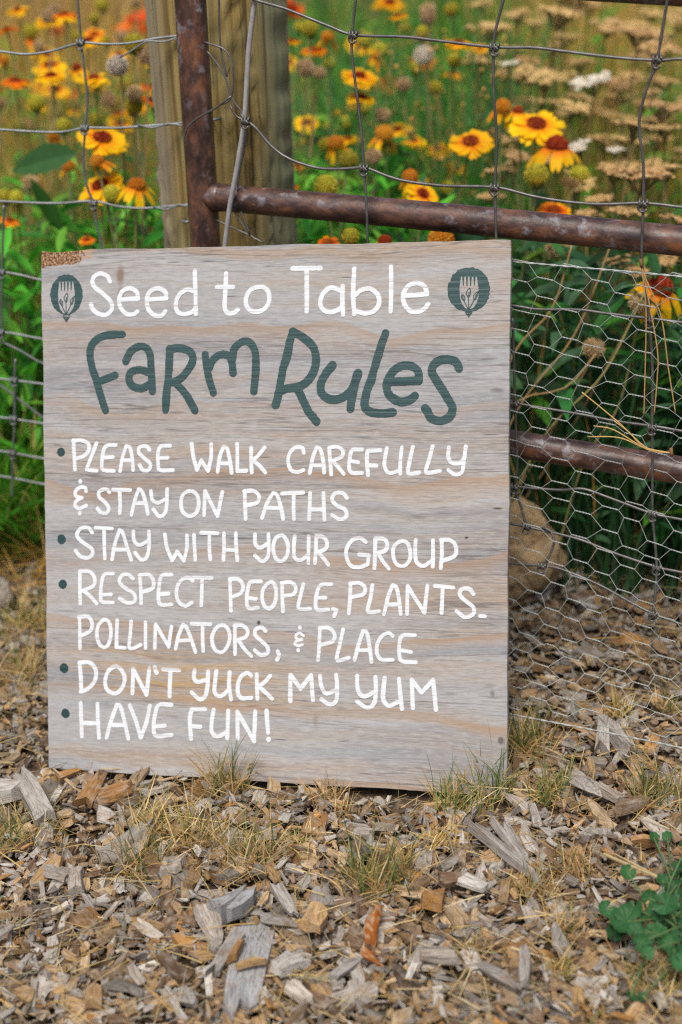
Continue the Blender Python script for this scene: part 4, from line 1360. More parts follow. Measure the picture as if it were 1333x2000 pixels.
# leafy undergrowth
um = MB()
n = 0
while n < 9000:
    y = 1.9 + 3.2 * r.rand() ** 1.4
    x = r.uniform(-0.34 * y - 0.15, 0.34 * y + 0.15)
    if y < meadow_front(x):
        continue
    h = (0.42 + 0.10 * math.sin(x * 5 + y * 3)) * r.uniform(0.12, 1.0) * (1.0 if y < 2.7 else 1.2)
    b = np.array([x, y, float(ground_z(x, y)) + h])
    a = r.uniform(0, 6.28)
    d = [math.cos(a), math.sin(a), r.uniform(-0.15, 1.0)]
    L = r.uniform(0.04, 0.12)
    lst = GR_SHADE if (x > 0.12 and y < 2.75 and r.rand() < 0.85) else GR
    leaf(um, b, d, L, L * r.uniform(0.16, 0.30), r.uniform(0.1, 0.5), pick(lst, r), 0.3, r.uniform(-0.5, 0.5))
    n += 1
tag(um.build("leafy_undergrowth", M_LEAF), "dense green leaves of the flower bed filling the space behind the fence", "foliage", None, "stuff")
bm3 = MB()
n = 0
while n < 2600:
    y = r.uniform(2.25, 2.9)
    x = r.uniform(-0.34 * y - 0.1, 0.16)
    h = 0.52 * r.rand() ** 0.8
    a = r.uniform(0, 6.28)
    L = r.uniform(0.05, 0.11)
    leaf(bm3, np.array([x, y, float(ground_z(x, y)) + h]), [math.cos(a), math.sin(a), r.uniform(0.2, 1.4)], L, L * r.uniform(0.14, 0.26), r.uniform(0.05, 0.4), pick([(0.10, 0.40, 0.03), (0.20, 0.48, 0.05), (0.06, 0.28, 0.03)], r), 0.3, r.uniform(-0.6, 0.6))
    n += 1
tag(bm3.build("leafy_stems", M_LEAF), "bright green lance leaves crowding below the flowers around the post", "foliage", None, "stuff")
# grassy stalks
mg, md = MB(), MB()
n = 0
while n < 15000:
    y = 1.95 + 6.0 * r.rand() ** 1.5
    x = r.uniform(-0.34 * y - 0.15, 0.34 * y + 0.15)
    if y < meadow_front(x) + 0.02:
        continue
    lat = x / y                     # how far left or right along the bed
    pd = 0.85 if lat < -0.08 else (0.12 if lat < 0.11 else 0.62)
    if y < 2.75:
        pd *= 0.35 if x < 0.1 else 0.15
    dry = r.rand() < pd
    H = r.uniform(0.35, 0.88) if not dry else r.uniform(0.4, 0.95)
    if y < 2.75:
        H *= 0.62
    dv = [r.randn() * 0.16, r.randn() * 0.16, 1.0]
    b = np.array([x, y, float(ground_z(x, y)) - 0.01])
    if dry:
        blade(md, b, dv, H, r.uniform(0.0018, 0.0045) * (1 + 0.35 * max(0, y - 2.6)), r.uniform(0.0, 0.25), pick(DRY, r), 5, r.uniform(0, 3.1))
    else:
        blade(mg, b, dv, H, r.uniform(0.0025, 0.007) * (1 + 0.3 * max(0, y - 2.6)), r.uniform(0.02, 0.35), pick(GR_SHADE if (x > 0.12 and y < 2.7) else GR, r), 5, r.uniform(0, 3.1))
    n += 1
for q in range(800):          # arching blades beside the sign's left edge
    p = at_y(r.uniform(-80, 110), 900, r.uniform(2.2, 2.5))
    b = np.array([p[0], p[1], float(ground_z(p[0], p[1])) - 0.01])
    blade(mg, b, [r.uniform(-0.9, 0.5), r.randn() * 0.3 - 0.1, 1.0], r.uniform(0.2, 0.52), r.uniform(0.005, 0.012), r.uniform(0.1, 0.6), pick([(0.13, 0.42, 0.03), (0.26, 0.48, 0.05), (0.08, 0.32, 0.03), (0.45, 0.42, 0.12)], r), 6, r.uniform(0, 3.1))
tag(mg.build("meadow_grass", M_GRASS), "tall green grass stalks growing among the flowers behind the fence", "grass", None, "stuff")
tag(md.build("dry_meadow_grass", M_GRASS), "tall straw brown dry stalks growing among the flowers behind the fence", "dry grass", None, "stuff")
# feathery flax like stems in the middle
fm = MB()
for q in range(230):
    p = at_y(r.uniform(650, 1010), 300, r.uniform(2.7, 3.6))
    b = np.array([p[0], p[1], float(ground_z(p[0], p[1]))])
    H = r.uniform(0.45, 0.78)
    d = np.array([r.randn() * 0.10, r.randn() * 0.10, 1.0]); d /= np.linalg.norm(d)
    c = np.array([(0.08, 0.36, 0.11), (0.06, 0.31, 0.06), (0.14, 0.40, 0.10)][r.randint(3)])
    tube(fm, np.array([b, b + d * H * 0.5, b + d * H]), [0.0016, 0.0013, 0.0006], 4, c, False)
    for k in range(34):
        t = r.uniform(0.3, 1.0)
        a = r.uniform(0, 6.28)
        blade(fm, b + d * H * t, [math.cos(a), math.sin(a), 1.6], r.uniform(0.015, 0.035), 0.0022, 0.1, c * r.uniform(0.8, 1.2), 2, r.uniform(0, 3))
tag(fm.build("feathery_stems", M_GRASS), "fine feathery blue green stems rising behind the gate right of the post", "foliage", None, "stuff")
# dead grass where the bed meets the mulch on the left
dm = MB()
for q in range(3000):
    y = r.uniform(2.12, 2.6)
    x = r.uniform(-0.34 * y - 0.1, -0.02)
    a = r.uniform(0, 6.28)
    blade(dm, np.array([x, y, float(ground_z(x, y)) - 0.01]), [math.cos(a), math.sin(a) - 0.3, r.uniform(0.2, 1.6)], r.uniform(0.05, 0.20), r.uniform(0.0015, 0.003), r.uniform(0.1, 0.6), pick(DRY + [(0.12, 0.15, 0.045)], r), 4, r.uniform(0, 3))
tag(dm.build("matted_dry_grass", M_GRASS), "matted dry grass lying along the foot of the flower bed at left", "dry grass", None, "stuff")


# ------------------------------------------------------------------ flowers
YEL, ORG, RED, DRED = (0.92, 0.54, 0.006), (0.90, 0.26, 0.008), (0.60, 0.06, 0.010), (0.24, 0.022, 0.014)
STEMC = (0.24, 0.26, 0.10)
TANC = (0.42, 0.29, 0.15)


def petal(mb, a, R, r0, w, droop, cup, cols, rr):
    us = np.array([r0, r0 + (R - r0) * 0.28, r0 + (R - r0) * 0.62, R * 0.93])
    vs = np.array([-1, -0.5, 0, 0.5, 1.0])
    wp = np.array([0.42, 0.75, 1.0, 0.92]) * w / 2
    tip = np.array([0.97, 1.06, 0.98, 1.07, 0.95]) + 0.02 * rr.randn(5)
    P, Cc = [], []
    tw = rr.uniform(-0.25, 0.25)
    for k in range(4):
        uu = us[k] * (tip if k == 3 else np.ones(5))
        vv = vs * wp[k]
        z = -droop * (uu / R) ** 2 * R + cup * np.abs(vs) * wp[k] * 0.5 + tw * vv * (k / 3)
        x = uu * math.cos(a) - vv * math.sin(a)
        y = uu * math.sin(a) + vv * math.cos(a)
        P.append(np.stack([x, y, z], 1))
        Cc.append(np.repeat(np.array(cols[k])[None], 5, 0))
    i = np.arange(3)[:, None] * 5
    j = np.arange(4)[None]
    mb.add(np.vstack(P), np.stack([i + j, i + j + 1, i + j + 6, i + j + 5], -1).reshape(-1, 4), np.vstack(Cc))


def spiky_dome(mb, R, zs, z0, n, spike, cols, rr, full=False):
    nu, nv = 14, 8
    vmax = math.pi if full else math.pi * 0.62
    U, V_ = np.meshgrid(np.linspace(0, 2 * math.pi, nu, endpoint=False), np.linspace(0.02, vmax, nv))
    d = np.stack([np.cos(U) * np.sin(V_), np.sin(U) * np.sin(V_), np.cos(V_) * zs], -1).reshape(-1, 3)
    i = np.arange(nv - 1)[:, None] * nu
    j = np.arange(nu)[None]
    q = (j + 1) % nu
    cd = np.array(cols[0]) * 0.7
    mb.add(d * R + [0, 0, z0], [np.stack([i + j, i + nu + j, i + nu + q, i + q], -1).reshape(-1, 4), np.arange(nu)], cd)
    k = np.arange(n) + 0.5
    cosv = 1 - k / n * (1 - math.cos(vmax))
    sv = np.sqrt(np.maximum(0, 1 - cosv ** 2))
    ph = k * 2.39996
    for s in range(n):
        dd = np.array([math.cos(ph[s]) * sv[s], math.sin(ph[s]) * sv[s], cosv[s] * zs])
        dd /= np.linalg.norm(dd)
        M = rot_to(dd + rr.randn(3) * 0.12, rr.rand() * 6)
        b = R * 1.9 / math.sqrt(n)
        tri = np.array([[b, 0, -0.02 * R], [-b * 0.5, b * 0.87, -0.02 * R], [-b * 0.5, -b * 0.87, -0.02 * R], [0, 0, spike * R * rr.uniform(0.7, 1.3)]])
        base = np.array([math.cos(ph[s]) * sv[s], math.sin(ph[s]) * sv[s], cosv[s] * zs]) * R + [0, 0, z0]
        c = np.array(cols[rr.randint(len(cols))]) * rr.uniform(0.8, 1.2)
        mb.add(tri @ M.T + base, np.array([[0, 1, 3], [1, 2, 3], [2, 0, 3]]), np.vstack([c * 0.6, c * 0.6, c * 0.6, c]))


PROTO = {}


def proto_meshes(kind, var):
    """unit radius heads: list of (part name, mesh)"""
    key = (kind, var)
    if key in PROTO:
        return PROTO[key]
    rr = np.random.RandomState(hash(kind) % 1000 + var * 17 if False else sum(map(ord, kind)) + var * 17)
    res = []
    if kind in ("open", "orange", "droop", "amber", "fade", "poppy"):
        pm = MB()
        npet = {"open": 12, "orange": 13, "droop": 9, "amber": 8, "fade": 7, "poppy": 6}[kind]
        for ring in range(2 if kind in ("open", "orange") else 1):
            for k in range(npet):
                if kind == "fade" and rr.rand() < 0.15:
                    continue
                a = 2 * math.pi * (k + 0.5 * ring) / npet + rr.randn() * 0.09
                R = rr.uniform(0.88, 1.04) * (1.0 if ring == 0 else 0.9)
                yel = np.array(YEL) * rr.uniform(0.85, 1.1)
                org = np.array(ORG) * rr.uniform(0.85, 1.1)
                if kind == "open":
                    cols = [RED, ORG if rr.rand() < 0.5 else np.array((0.91, 0.40, 0.007)), yel, yel]
                    petal(pm, a, R, 0.18, 0.46, rr.uniform(-0.05, 0.35), 0.25, cols, rr)
                elif kind == "orange":
                    cols = [DRED, RED, org, yel if rr.rand() < 0.5 else org * 1.1]
                    petal(pm, a, R, 0.18, 0.44, rr.uniform(0.0, 0.4), 0.25, cols, rr)
                elif kind in ("droop", "amber"):
                    cols = [ORG, ORG, yel, yel]
                    petal(pm, a, R, 0.26, 0.42, rr.uniform(0.5, 1.1), 0.2, cols, rr)
                elif kind == "fade":
                    cols = [ORG, org, yel if rr.rand() < 0.4 else org, yel]
                    petal(pm, a, R * 0.95, 0.30, 0.40, rr.uniform(1.0, 1.7), 0.1, cols, rr)
                else:
                    cols = [(0.75, 0.16, 0.02), (0.80, 0.14, 0.02), (0.85, 0.15, 0.02), (0.85, 0.17, 0.02)]
                    petal(pm, a, R, 0.08, 1.1, rr.uniform(-0.7, -0.2), 0.5, cols, rr)
        res.append(("corolla", pm.mesh("corolla", M_PETAL)))
        dm_ = MB()
        if kind == "open":
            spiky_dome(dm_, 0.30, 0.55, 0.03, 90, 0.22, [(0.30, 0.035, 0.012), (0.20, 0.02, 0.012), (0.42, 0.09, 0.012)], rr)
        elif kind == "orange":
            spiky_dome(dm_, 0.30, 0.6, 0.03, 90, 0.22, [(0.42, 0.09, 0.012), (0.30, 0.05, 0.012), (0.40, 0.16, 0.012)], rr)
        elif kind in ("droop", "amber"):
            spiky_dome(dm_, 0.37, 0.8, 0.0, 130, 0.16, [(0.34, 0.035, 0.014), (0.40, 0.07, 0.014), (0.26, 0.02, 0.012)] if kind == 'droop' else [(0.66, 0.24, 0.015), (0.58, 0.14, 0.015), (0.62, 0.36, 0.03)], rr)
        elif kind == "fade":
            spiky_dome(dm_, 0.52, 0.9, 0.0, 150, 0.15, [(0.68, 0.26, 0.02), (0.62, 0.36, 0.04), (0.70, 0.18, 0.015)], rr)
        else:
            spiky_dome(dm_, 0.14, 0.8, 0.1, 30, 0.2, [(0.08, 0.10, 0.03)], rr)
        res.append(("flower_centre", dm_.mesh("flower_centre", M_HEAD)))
    elif kind in ("globe", "tan", "white"):
        cols = {"globe": [(0.55, 0.50, 0.05), (0.62, 0.52, 0.06), (0.44, 0.44, 0.05), (0.66, 0.44, 0.04)], "tan": [(0.58, 0.40, 0.21), (0.48, 0.31, 0.15), (0.64, 0.47, 0.28)], "white": [(0.80, 0.72, 0.60), (0.66, 0.56, 0.44)]}[kind]
        dm_ = MB()
        spiky_dome(dm_, 0.86, 0.92, 0.0, 240, 0.20 if kind == "globe" else 0.34, cols, rr, True)
        res.append(("seed_globe", dm_.mesh("seed_globe", M_HEAD)))
        if kind == "globe":
            bm2 = MB()
            for k in range(11):
                a = k * 2 * math.pi / 11
                leaf(bm2, np.array([0, 0, -0.8]), [math.cos(a), math.sin(a), -0.15], 0.75, 0.28, 0.5, (0.14, 0.20, 0.08))
            res.append(("bract", bm2.mesh("bract", M_LEAF)))
    PROTO[key] = res
    return res


LEAFM = []
for q in range(4):
    m_ = MB()
    rr = np.random.RandomState(50 + q)
    leaf(m_, np.zeros(3), [1, 0, 0.5], 0.085, 0.016, 0.4, np.array((0.07, 0.14, 0.05)) * rr.uniform(0.8, 1.2), 0.35)
    LEAFM.append(m_.mesh("leaf", M_LEAF))


def stem_part(parent, top, foot, rad, col, bend, rr):
    mid = (top + foot) / 2 + np.array([rr.randn() * bend, rr.randn() * bend, 0])
    p = catmull(np.array([foot, mid, top]), 0.03)
    m_ = MB()
    tube(m_, p, np.linspace(rad * 1.25, rad, len(p)), 6, col, False)
    return m_.build("stem", M_STEM, parent, True), p


nfl = 0


def flower(kind, px, py, rpx, y, label, lean=None, group=None, name=None, leaves=2, foot=None):
    global nfl
    rr = np.random.RandomState(900 + nfl)
    nfl += 1
    top = at_y(px, py, y)
    R = rpx * np.linalg.norm(top - CAM) / F
    fx = foot if foot is not None else (rr.randn() * 0.05, rr.uniform(-0.02, 0.10))
    base = np.array([top[0] + fx[0], top[1] + fx[1], 0.0])
    base[2] = float(ground_z(base[0], base[1])) - 0.01
    nm_ = name or {"open": "blanket_flower", "orange": "blanket_flower", "droop": "blanket_flower", "amber": "blanket_flower", "fade": "blanket_flower", "poppy": "poppy", "globe": "seed_head", "tan": "seed_head", "white": "seed_head"}[kind]
    cat = {"blanket_flower": "flower", "poppy": "flower", "seed_head": "seed head"}[nm_]
    e = empty(nm_, base, label, cat, group)
    ln = lean if lean is not None else (rr.randn() * 0.22, -0.25 + rr.randn() * 0.2)
    axis = np.array([ln[0], ln[1], 1.0]); axis /= np.linalg.norm(axis)
    rad = {"globe": 0.0017, "tan": 0.0015, "white": 0.0015}.get(kind, 0.0017)
    col = np.array(STEMC) * rr.uniform(0.8, 1.3) if kind not in ("tan", "white") else np.array((0.36, 0.25, 0.13))
    drop = R * (0.75 if kind in ("globe", "tan", "white") else 0.02)
    _, path = stem_part(e, top - base - axis * drop, np.zeros(3), rad, col, 0.012, rr)
    M = rot_to(axis, rr.rand() * 6.28) * R
    for pn, me in proto_meshes(kind, rr.randint(3)):
        o = bpy.data.objects.new(pn, me)
        COL.objects.link(o)
        o.parent = e
        t_ = top - base
        o.matrix_local = Matrix(((*M[0], t_[0]), (*M[1], t_[1]), (*M[2], t_[2]), (0, 0, 0, 1)))
    for k in range(leaves):
        q = path[int(len(path) * rr.uniform(0.25, 0.8))]
        o = bpy.data.objects.new("leaf", LEAFM[rr.randint(4)])
        COL.objects.link(o)
        o.parent = e
        o.location = Vector(q)
        o.rotation_euler = (0, 0, rr.uniform(0, 6.28))
        o.scale = [rr.uniform(0.6, 1.3)] * 3
    return e


G1 = "blanket flowers blooming behind the fence"
G2 = "round seed heads standing among the flowers"
FL = [
 # right of the post
 ("open", 920, 277, 46, 2.36, "open yellow blanket flower with red centre just left of the middle gate wire", (-0.1, -0.45)),
 ("open", 1048, 243, 56, 2.42, "largest open yellow blanket flower, uppermost of the cluster right of the middle gate wire", (0.1, -0.42)),
 ("fade", 983, 208, 27, 2.46, "orange domed flower with hanging petals touching the middle gate wire from behind", None),
 ("droop", 1012, 216, 26, 2.46, "dark red domed flower squeezed behind the largest yellow bloom", (0.1, -0.2)),
 ("droop", 1088, 283, 54, 2.36, "yellow flower with red dome and backswept petals, lowest of the cluster at right", (0.05, -0.12)),
 ("globe", 1048, 342, 24, 2.28, "yellow green seed globe on a pale stem below the cluster of open flowers", None),
 ("globe", 1132, 342, 20, 2.42, "smaller blurred yellow seed globe right of the one below the cluster", None),
 ("orange", 1083, 410, 36, 2.30, "flat orange blanket flower just above the rusty rail at right", (0.0, -0.3)),
 ("fade", 801, 345, 27, 2.32, "orange dome with drooping petals just above the rail, left of its open neighbour", None),
 ("open", 826, 378, 36, 2.30, "yellow bloom hugging the rail right beside an orange dome", (0.4, -0.6)),
 ("globe", 637, 364, 24, 2.20, "sharp yellow green seed globe sitting just above the rail beside the post", None),
 ("globe", 680, 311, 19, 2.5, "blurred yellow seed globe under the lower wire beside the left gate stay", None),
 ("orange", 575, 362, 12, 2.6, "tiny yellow orange bloom right against the post above the rail", None),
 ("fade", 752, 262, 32, 2.9, "faded yellow flower with orange dome right of the left gate stay", None),
 ("fade", 656, 280, 28, 2.7, "orange domed flower with hanging petals left of the left gate stay", None),
 ("open", 702, 148, 37, 2.95, "open yellow flower crossed by the left gate stay, upper of a pair", (0.1, -0.3)),
 ("open", 706, 190, 30, 2.95, "open yellow flower crossed by the left gate stay, lower of a pair", (0.1, -0.2)),
 ("orange", 615, 97, 28, 3.1, "flat yellow bloom under the top wire between post and left stay", (0.0, -0.1)),
 ("fade", 640, 72, 22, 3.1, "orange domed flower touching the top wire left of the left stay", None),
 ("globe", 605, 55, 17, 3.0, "olive seed globe near the top wire beside the post", None),
 ("open", 570, 80, 24, 3.3, "yellow petalled flower half hidden by the post near the top", None),
 ("tan", 730, 306, 15, 2.6, "tan dry seed head just right of the left gate stay", None),
 ("tan", 596, 133, 17, 2.9, "pale tan seed head right of the post in its upper half", None),
 ("tan", 625, 142, 12, 2.95, "small tan seed head beside a larger one right of the post", None),
 ("white", 827, 108, 18, 3.2, "fluffy off white seed head under the top wire left of the middle stay", None),
 ("open", 897, 84, 30, 3.2, "blurred yellow flower on the top wire left of the middle stay", (0, -0.1)),
 ("open", 938, 94, 18, 3.3, "small blurred yellow flower tight against the middle stay under the top wire", None),
 ("fade", 736, 108, 18, 3.2, "brown orange domed flower right of the left stay under the top wire", None),
 ("tan", 790, 165, 14, 3.2, "small blurred tan head midway between left and middle stay", None),
 ("tan", 748, 225, 14, 3.0, "blurred tan head above the faded yellow flower", None),
 ("droop", 752, 470, 34, 2.05, "dark red dome with yellow petals peeking over the sign below the rail", (0, -0.1)),
 ("fade", 862, 470, 46, 2.05, "yellow petalled flower with flat orange dome peeking over the sign's right half", None),
 ("globe", 685, 462, 18, 2.1, "olive seed globe peeking over the sign below the rail", None),
 ("orange", 642, 474, 26, 2.1, "orange petals peeking over the sign edge right of the post", (0, -0.4)),
 ("droop", 1290, 560, 60, 2.02, "big yellow flower with red dome hanging its petals behind the netting at right", (0.25, -0.35)),
 ("tan", 1250, 592, 20, 1.98, "tan seed globe on a long slanting stem behind the netting, left of the big flower", None, (-0.20, 0.12)),
 ("tan", 1160, 680, 20, 1.98, "fuzzy dry seed head behind the netting, its stem slanting down left", None, (-0.16, 0.10)),
 ("tan", 1090, 480, 22, 2.2, "pale dry seed head just under the rail right of the sign", None),
 # left of the post
 ("white", 230, 128, 19, 2.36, "fluffy white seed head hanging under the top left wire", None),
 ("globe", 262, 84, 19, 2.42, "yellow green seed globe behind the twisted top left wire", None),
 ("tan", 290, 108, 17, 2.42, "tan seed head tight against the post under the top left wire", None),
 ("tan", 263, 182, 15, 2.42, "small tan seed head midway between the top and second left wire", None),
 ("globe", 262, 207, 17, 2.44, "yellow seed globe just below the small tan head left of the post", None),
 ("orange", 297, 194, 24, 2.46, "orange red flower touching the left side of the post", (0.3, -0.3)),
 ("open", 200, 270, 52, 2.34, "open yellow flower with red middle just under the second left wire", (0.25, -0.35)),
 ("fade", 190, 315, 25, 2.30, "orange dome with hanging petals under the open yellow flower at left", None),
 ("open", 196, 362, 48, 2.32, "yellow flower above the third left wire, its petals pointing left", (-0.35, -0.4)),
 ("globe", 218, 378, 17, 2.28, "olive seed globe over the third left wire", None),
 ("amber", 268, 362, 42, 2.28, "orange domed flower with backswept yellow petals above the third left wire", (0.15, -0.15)),
 ("orange", 170, 468, 18, 2.3, "half open orange bud flower above the sign's top left corner", (0, -0.2)),
 ("fade", 135, 325, 22, 2.7, "blurred orange domed flower left of the left fence stay", None),
 ("globe", 125, 245, 15, 2.8, "blurred yellow globe just above the second left wire left of the stay", None),
 ("fade", 105, 268, 20, 2.9, "blurred dull orange flower below the second left wire", None),
 ("globe", 72, 200, 16, 2.8, "blurred olive seed globe between the upper left wires", None),
 ("orange", 30, 157, 30, 2.9, "flat blurred orange flower at the left edge between the upper wires", (0, -0.1)),
 ("open", 100, 148, 32, 2.9, "blurred flat yellow flower left of the fence stay", (0, -0.1)),
 ("droop", 150, 132, 22, 2.95, "blurred red and yellow flower right behind the fence stay", None),
 ("open", 183, 152, 32, 2.85, "blurred yellow flower just right of the fence stay", (0, -0.15)),
 ("orange", 125, 27, 26, 3.1, "blurred orange flower near the top left of the photo", None),
 ("orange", 14, 57, 22, 3.0, "blurred orange flower in the top left corner of the photo", None),
 ("orange", 20, 430, 21, 2.4, "orange flower at the left edge below the third wire", None),
 ("globe", 32, 386, 15, 2.4, "yellow globe on the third wire at the left edge, right of a pair", None),
 ("globe", 8, 384, 15, 2.4, "yellow globe on the third wire at the left edge, left of a pair", None),
 ("orange", 20, 548, 12, 2.4, "small orange yellow bloom at the left edge beside the sign's corner", None),
 ("tan", 60, 358, 15, 2.7, "blurred brown seed head left of the stay above the third wire", None),
 ("fade", 8, 120, 16, 3.0, "small blurred orange bloom cut by the left edge near the top wire", None),
]
for f_ in FL:
    kind, px, py, rp, y, lb = f_[:6]
    y = y if y < 2.4 else 2.4 + (y - 2.4) * 0.6
    ln = f_[6] if len(f_) > 6 else None
    if len(f_) > 7:
        flower(kind, px, py, rp, y, lb, None, G2, leaves=0, foot=f_[7])
    else:
        flower(kind, px, py, rp, y, lb, ln, G2 if kind in ("globe", "tan", "white") else G1)
for (px, py, rp, y) in ((268,45,22,4.2),(285,64,20,4.3),(296,32,20,4.3),(246,60,16,4.4),(106,58,14,4.4),(110,68,12,4.4),(570,32,22,4.2),(562,12,18,4.2),(300,12,16,4.4),(1230,4,0,4)):
    if rp:
        flower("poppy", px, py, rp, y, "blurred orange red poppy far back in the flower bed", None, "orange poppies at the back", leaves=0)
r = np.random.RandomState(77)
for q in range(112):
    px = r.uniform(-20, 340) if q % 2 else r.uniform(555, 900)
    py = r.uniform(-5, 250) if q % 4 else r.uniform(230, 440)
    kd = ["orange", "open", "open", "globe", "tan", "open", "globe"][r.randint(7)]
    y = r.uniform(2.8, 3.8) if py < 250 else r.uniform(2.7, 3.1)
    if kd in ("globe", "tan"):
        flower(kd, px, py, r.uniform(10, 15), y, "small blurred seed head deep in the flower bed", None, "blurred seed heads deep in the bed", leaves=1)
    else:
        flower(kd, px, py, r.uniform(18, 36), y, "small blurred yellow orange flower deep in the flower bed", None, "blurred flowers deep in the bed", leaves=1)


# yarrow
def umbel_mesh(seed, cols):
    rr = np.random.RandomState(seed)
    m_ = MB()
    for cl in range(24):
        a, rad = rr.uniform(0, 6.28), math.sqrt(rr.rand()) * 0.82
        c = np.array([math.cos(a) * rad, math.sin(a) * rad, -0.12 * rad ** 2 + rr.randn() * 0.03])
        tube(m_, np.array([[0, 0, -0.85], c * [0.6, 0.6, 1] + [0, 0, -0.32], c]), 0.022, 4, (0.22, 0.17, 0.08), False)
        for k in range(15):
            d = rr.randn(3) * [0.12, 0.12, 0.035] + c
            s = rr.uniform(0.05, 0.085)
            v = np.array([[1, 0, 0], [0.31, 0.95, 0], [-0.81, 0.59, 0], [-0.81, -0.59, 0], [0.31, -0.95, 0], [0, 0, 0.75], [0, 0, -0.9]]) * s
            t = np.arange(5)
            m_.add(v + d, [np.stack([t, (t + 1) % 5, np.full(5, 5)], 1), np.stack([(t + 1) % 5, t, np.full(5, 6)], 1)], np.array(cols[rr.randint(len(cols))]) * rr.uniform(0.75, 1.2))
    return m_.mesh("umbel", M_HEAD)


UM = {"tan": [umbel_mesh(q, [(0.52, 0.34, 0.14), (0.42, 0.26, 0.10), (0.60, 0.43, 0.21)]) for q in (1, 2, 3)], "white": [umbel_mesh(q, [(0.70, 0.67, 0.60), (0.60, 0.56, 0.48), (0.62, 0.52, 0.36)]) for q in (4, 5)]}


def yarrow(px, py, wpx, y, col, label, group, tilt=None):
    global nfl
    rr = np.random.RandomState(3000 + nfl)
    nfl += 1
    top = at_y(px, py, y)
    R = wpx * np.linalg.norm(top - CAM) / F
    base = np.array([top[0] + rr.randn() * 0.06, top[1] + rr.uniform(-0.03, 0.12), 0])
    base[2] = float(ground_z(base[0], base[1])) - 0.01
    e = empty("yarrow", base, label, "flower", group)
    ax_ = np.array([rr.randn() * 0.14, -0.05 + rr.randn() * 0.14, 1.0]) if tilt is None else np.array([*tilt, 1.0])
    ax_ /= np.linalg.norm(ax_)
    stem_part(e, top - base - ax_ * R * 0.8, np.zeros(3), 0.0016, np.array((0.20, 0.16, 0.07)) * rr.uniform(0.7, 1.3), 0.012, rr)
    M = rot_to(ax_, rr.rand() * 6.28) * R
    o = bpy.data.objects.new("umbel", UM[col][rr.randint(len(UM[col]))])
    COL.objects.link(o)
    o.parent = e
    t_ = top - base
    o.matrix_local = Matrix(((*M[0], t_[0]), (*M[1], t_[1]), (*M[2], t_[2]), (0, 0, 0, 1)))
    return e


YW = [(1152,155,52,2.75,"biggest white yarrow head, tilted, left of the right gate stay",(-0.35, -0.12)), (1130,283,34,2.5,"white yarrow head touching the lowest flower of the yellow cluster",(-0.3,-0.15)), (1202,291,22,2.6,"small white yarrow head left of the right gate stay",None), (996,122,24,2.9,"small white yarrow head right of the middle gate stay",None)]
for px, py, w, y, lb, tl in YW:
    yarrow(px, py, w * 0.8, y, "white", lb, "white yarrow heads", tl)
YT = [(955,48,50,3.0),(1095,20,46,3.0),(1040,135,44,2.9),(1065,150,40,2.8),(1240,242,48,2.5),(1300,245,36,2.6),(1255,335,60,2.3),(1205,330,40,2.4),(1300,325,40,2.4),(1170,385,34,2.35),(1150,415,34,2.3),(1300,205,44,2.6),(1255,60,50,2.9),(1290,90,44,2.8),(1190,45,40,3.0),
      (1225,410,40,2.25),(1120,205,36,2.7),(1320,425,34,2.2),(1090,430,30,2.3),(960,380,30,2.5),(980,330,34,2.5),(1010,300,30,2.6),(1210,505,30,2.15),(1240,525,34,2.15),(1180,470,30,2.2),(1300,500,30,2.2),(1130,350,40,2.4)]
TY = "tan dried yarrow heads"
for px, py, w, y in YT:
    yarrow(px, py, w * 0.9, y, "tan", "dried tan yarrow head with flat clustered top in the right half", TY)
r = np.random.RandomState(5)
for q in range(72):
    py = r.uniform(-5, 330)
    px = r.uniform(900 + py * 0.25, 1360)
    yarrow(px, py, r.uniform(20, 40), 2.5 + 1.4 * (1 - py / 420) * r.uniform(0.6, 1.1), "tan", "dried tan yarrow head with flat clustered top in the right half", TY)
# little orange seed capsules on the feathery stems
cm2 = MB()
for q in range(170):
    p = at_y(r.uniform(680, 1000), r.uniform(60, 400), r.uniform(2.7, 3.3))
    s = r.uniform(0.003, 0.0055)
    v = np.array([[1, 0, 0], [0, 1, 0], [-1, 0, 0], [0, -1, 0], [0, 0, 1.3], [0, 0, -1.3]]) * s
    cm2.add(v + p, np.array([[0, 1, 4], [1, 2, 4], [2, 3, 4], [3, 0, 4], [1, 0, 5], [2, 1, 5], [3, 2, 5], [0, 3, 5]]), np.array((0.50, 0.30, 0.08)) * r.uniform(0.7, 1.1))
    tube(cm2, np.array([p, p + [r.randn() * 0.02, r.randn() * 0.02, -0.06]]), 0.0006, 3, (0.14, 0.18, 0.07), False)
tag(cm2.build("seed_capsules", M_HEAD, None, True), "tiny amber seed capsules dotted over the feathery stems", "seed capsules", None, "stuff")

# large smooth leaf at left and broad leaves behind the netting
def big_leaf(pts, wid, y, label, col, name="broad_leaf"):
    a_, b_ = at_y(*pts[0], y), at_y(*pts[1], y + 0.03)
    m_ = MB()
    d = b_ - a_
    leaf(m_, np.zeros(3), d, np.linalg.norm(d), wid, 0.12, col, 0.3, 1.1)
    o = m_.build(name, M_LEAF)
    o.location = Vector(a_)
    tag(o, label, "leaf")


big_leaf([(150, 300), (22, 318)], 0.055, 2.5, "large dark green leaf pointing left above the third left wire", (0.05, 0.15, 0.045))
big_leaf([(1015, 735), (1165, 800)], 0.035, 1.98, "grey green lance leaf behind the netting below the fuzzy dry seed head", (0.085, 0.15, 0.075))
big_leaf([(1000, 565), (1050, 555)], 0.03, 2.0, "broad green leaf beside the upper right edge of the sign", (0.055, 0.13, 0.05))
big_leaf([(1095, 720), (1110, 800)], 0.02, 2.0, "bright upright leaf pair tip behind the netting", (0.08, 0.22, 0.05))
big_leaf([(60, 350), (140, 480)], 0.03, 2.5, "long green leaf hanging left of the sign's top corner", (0.05, 0.15, 0.03))

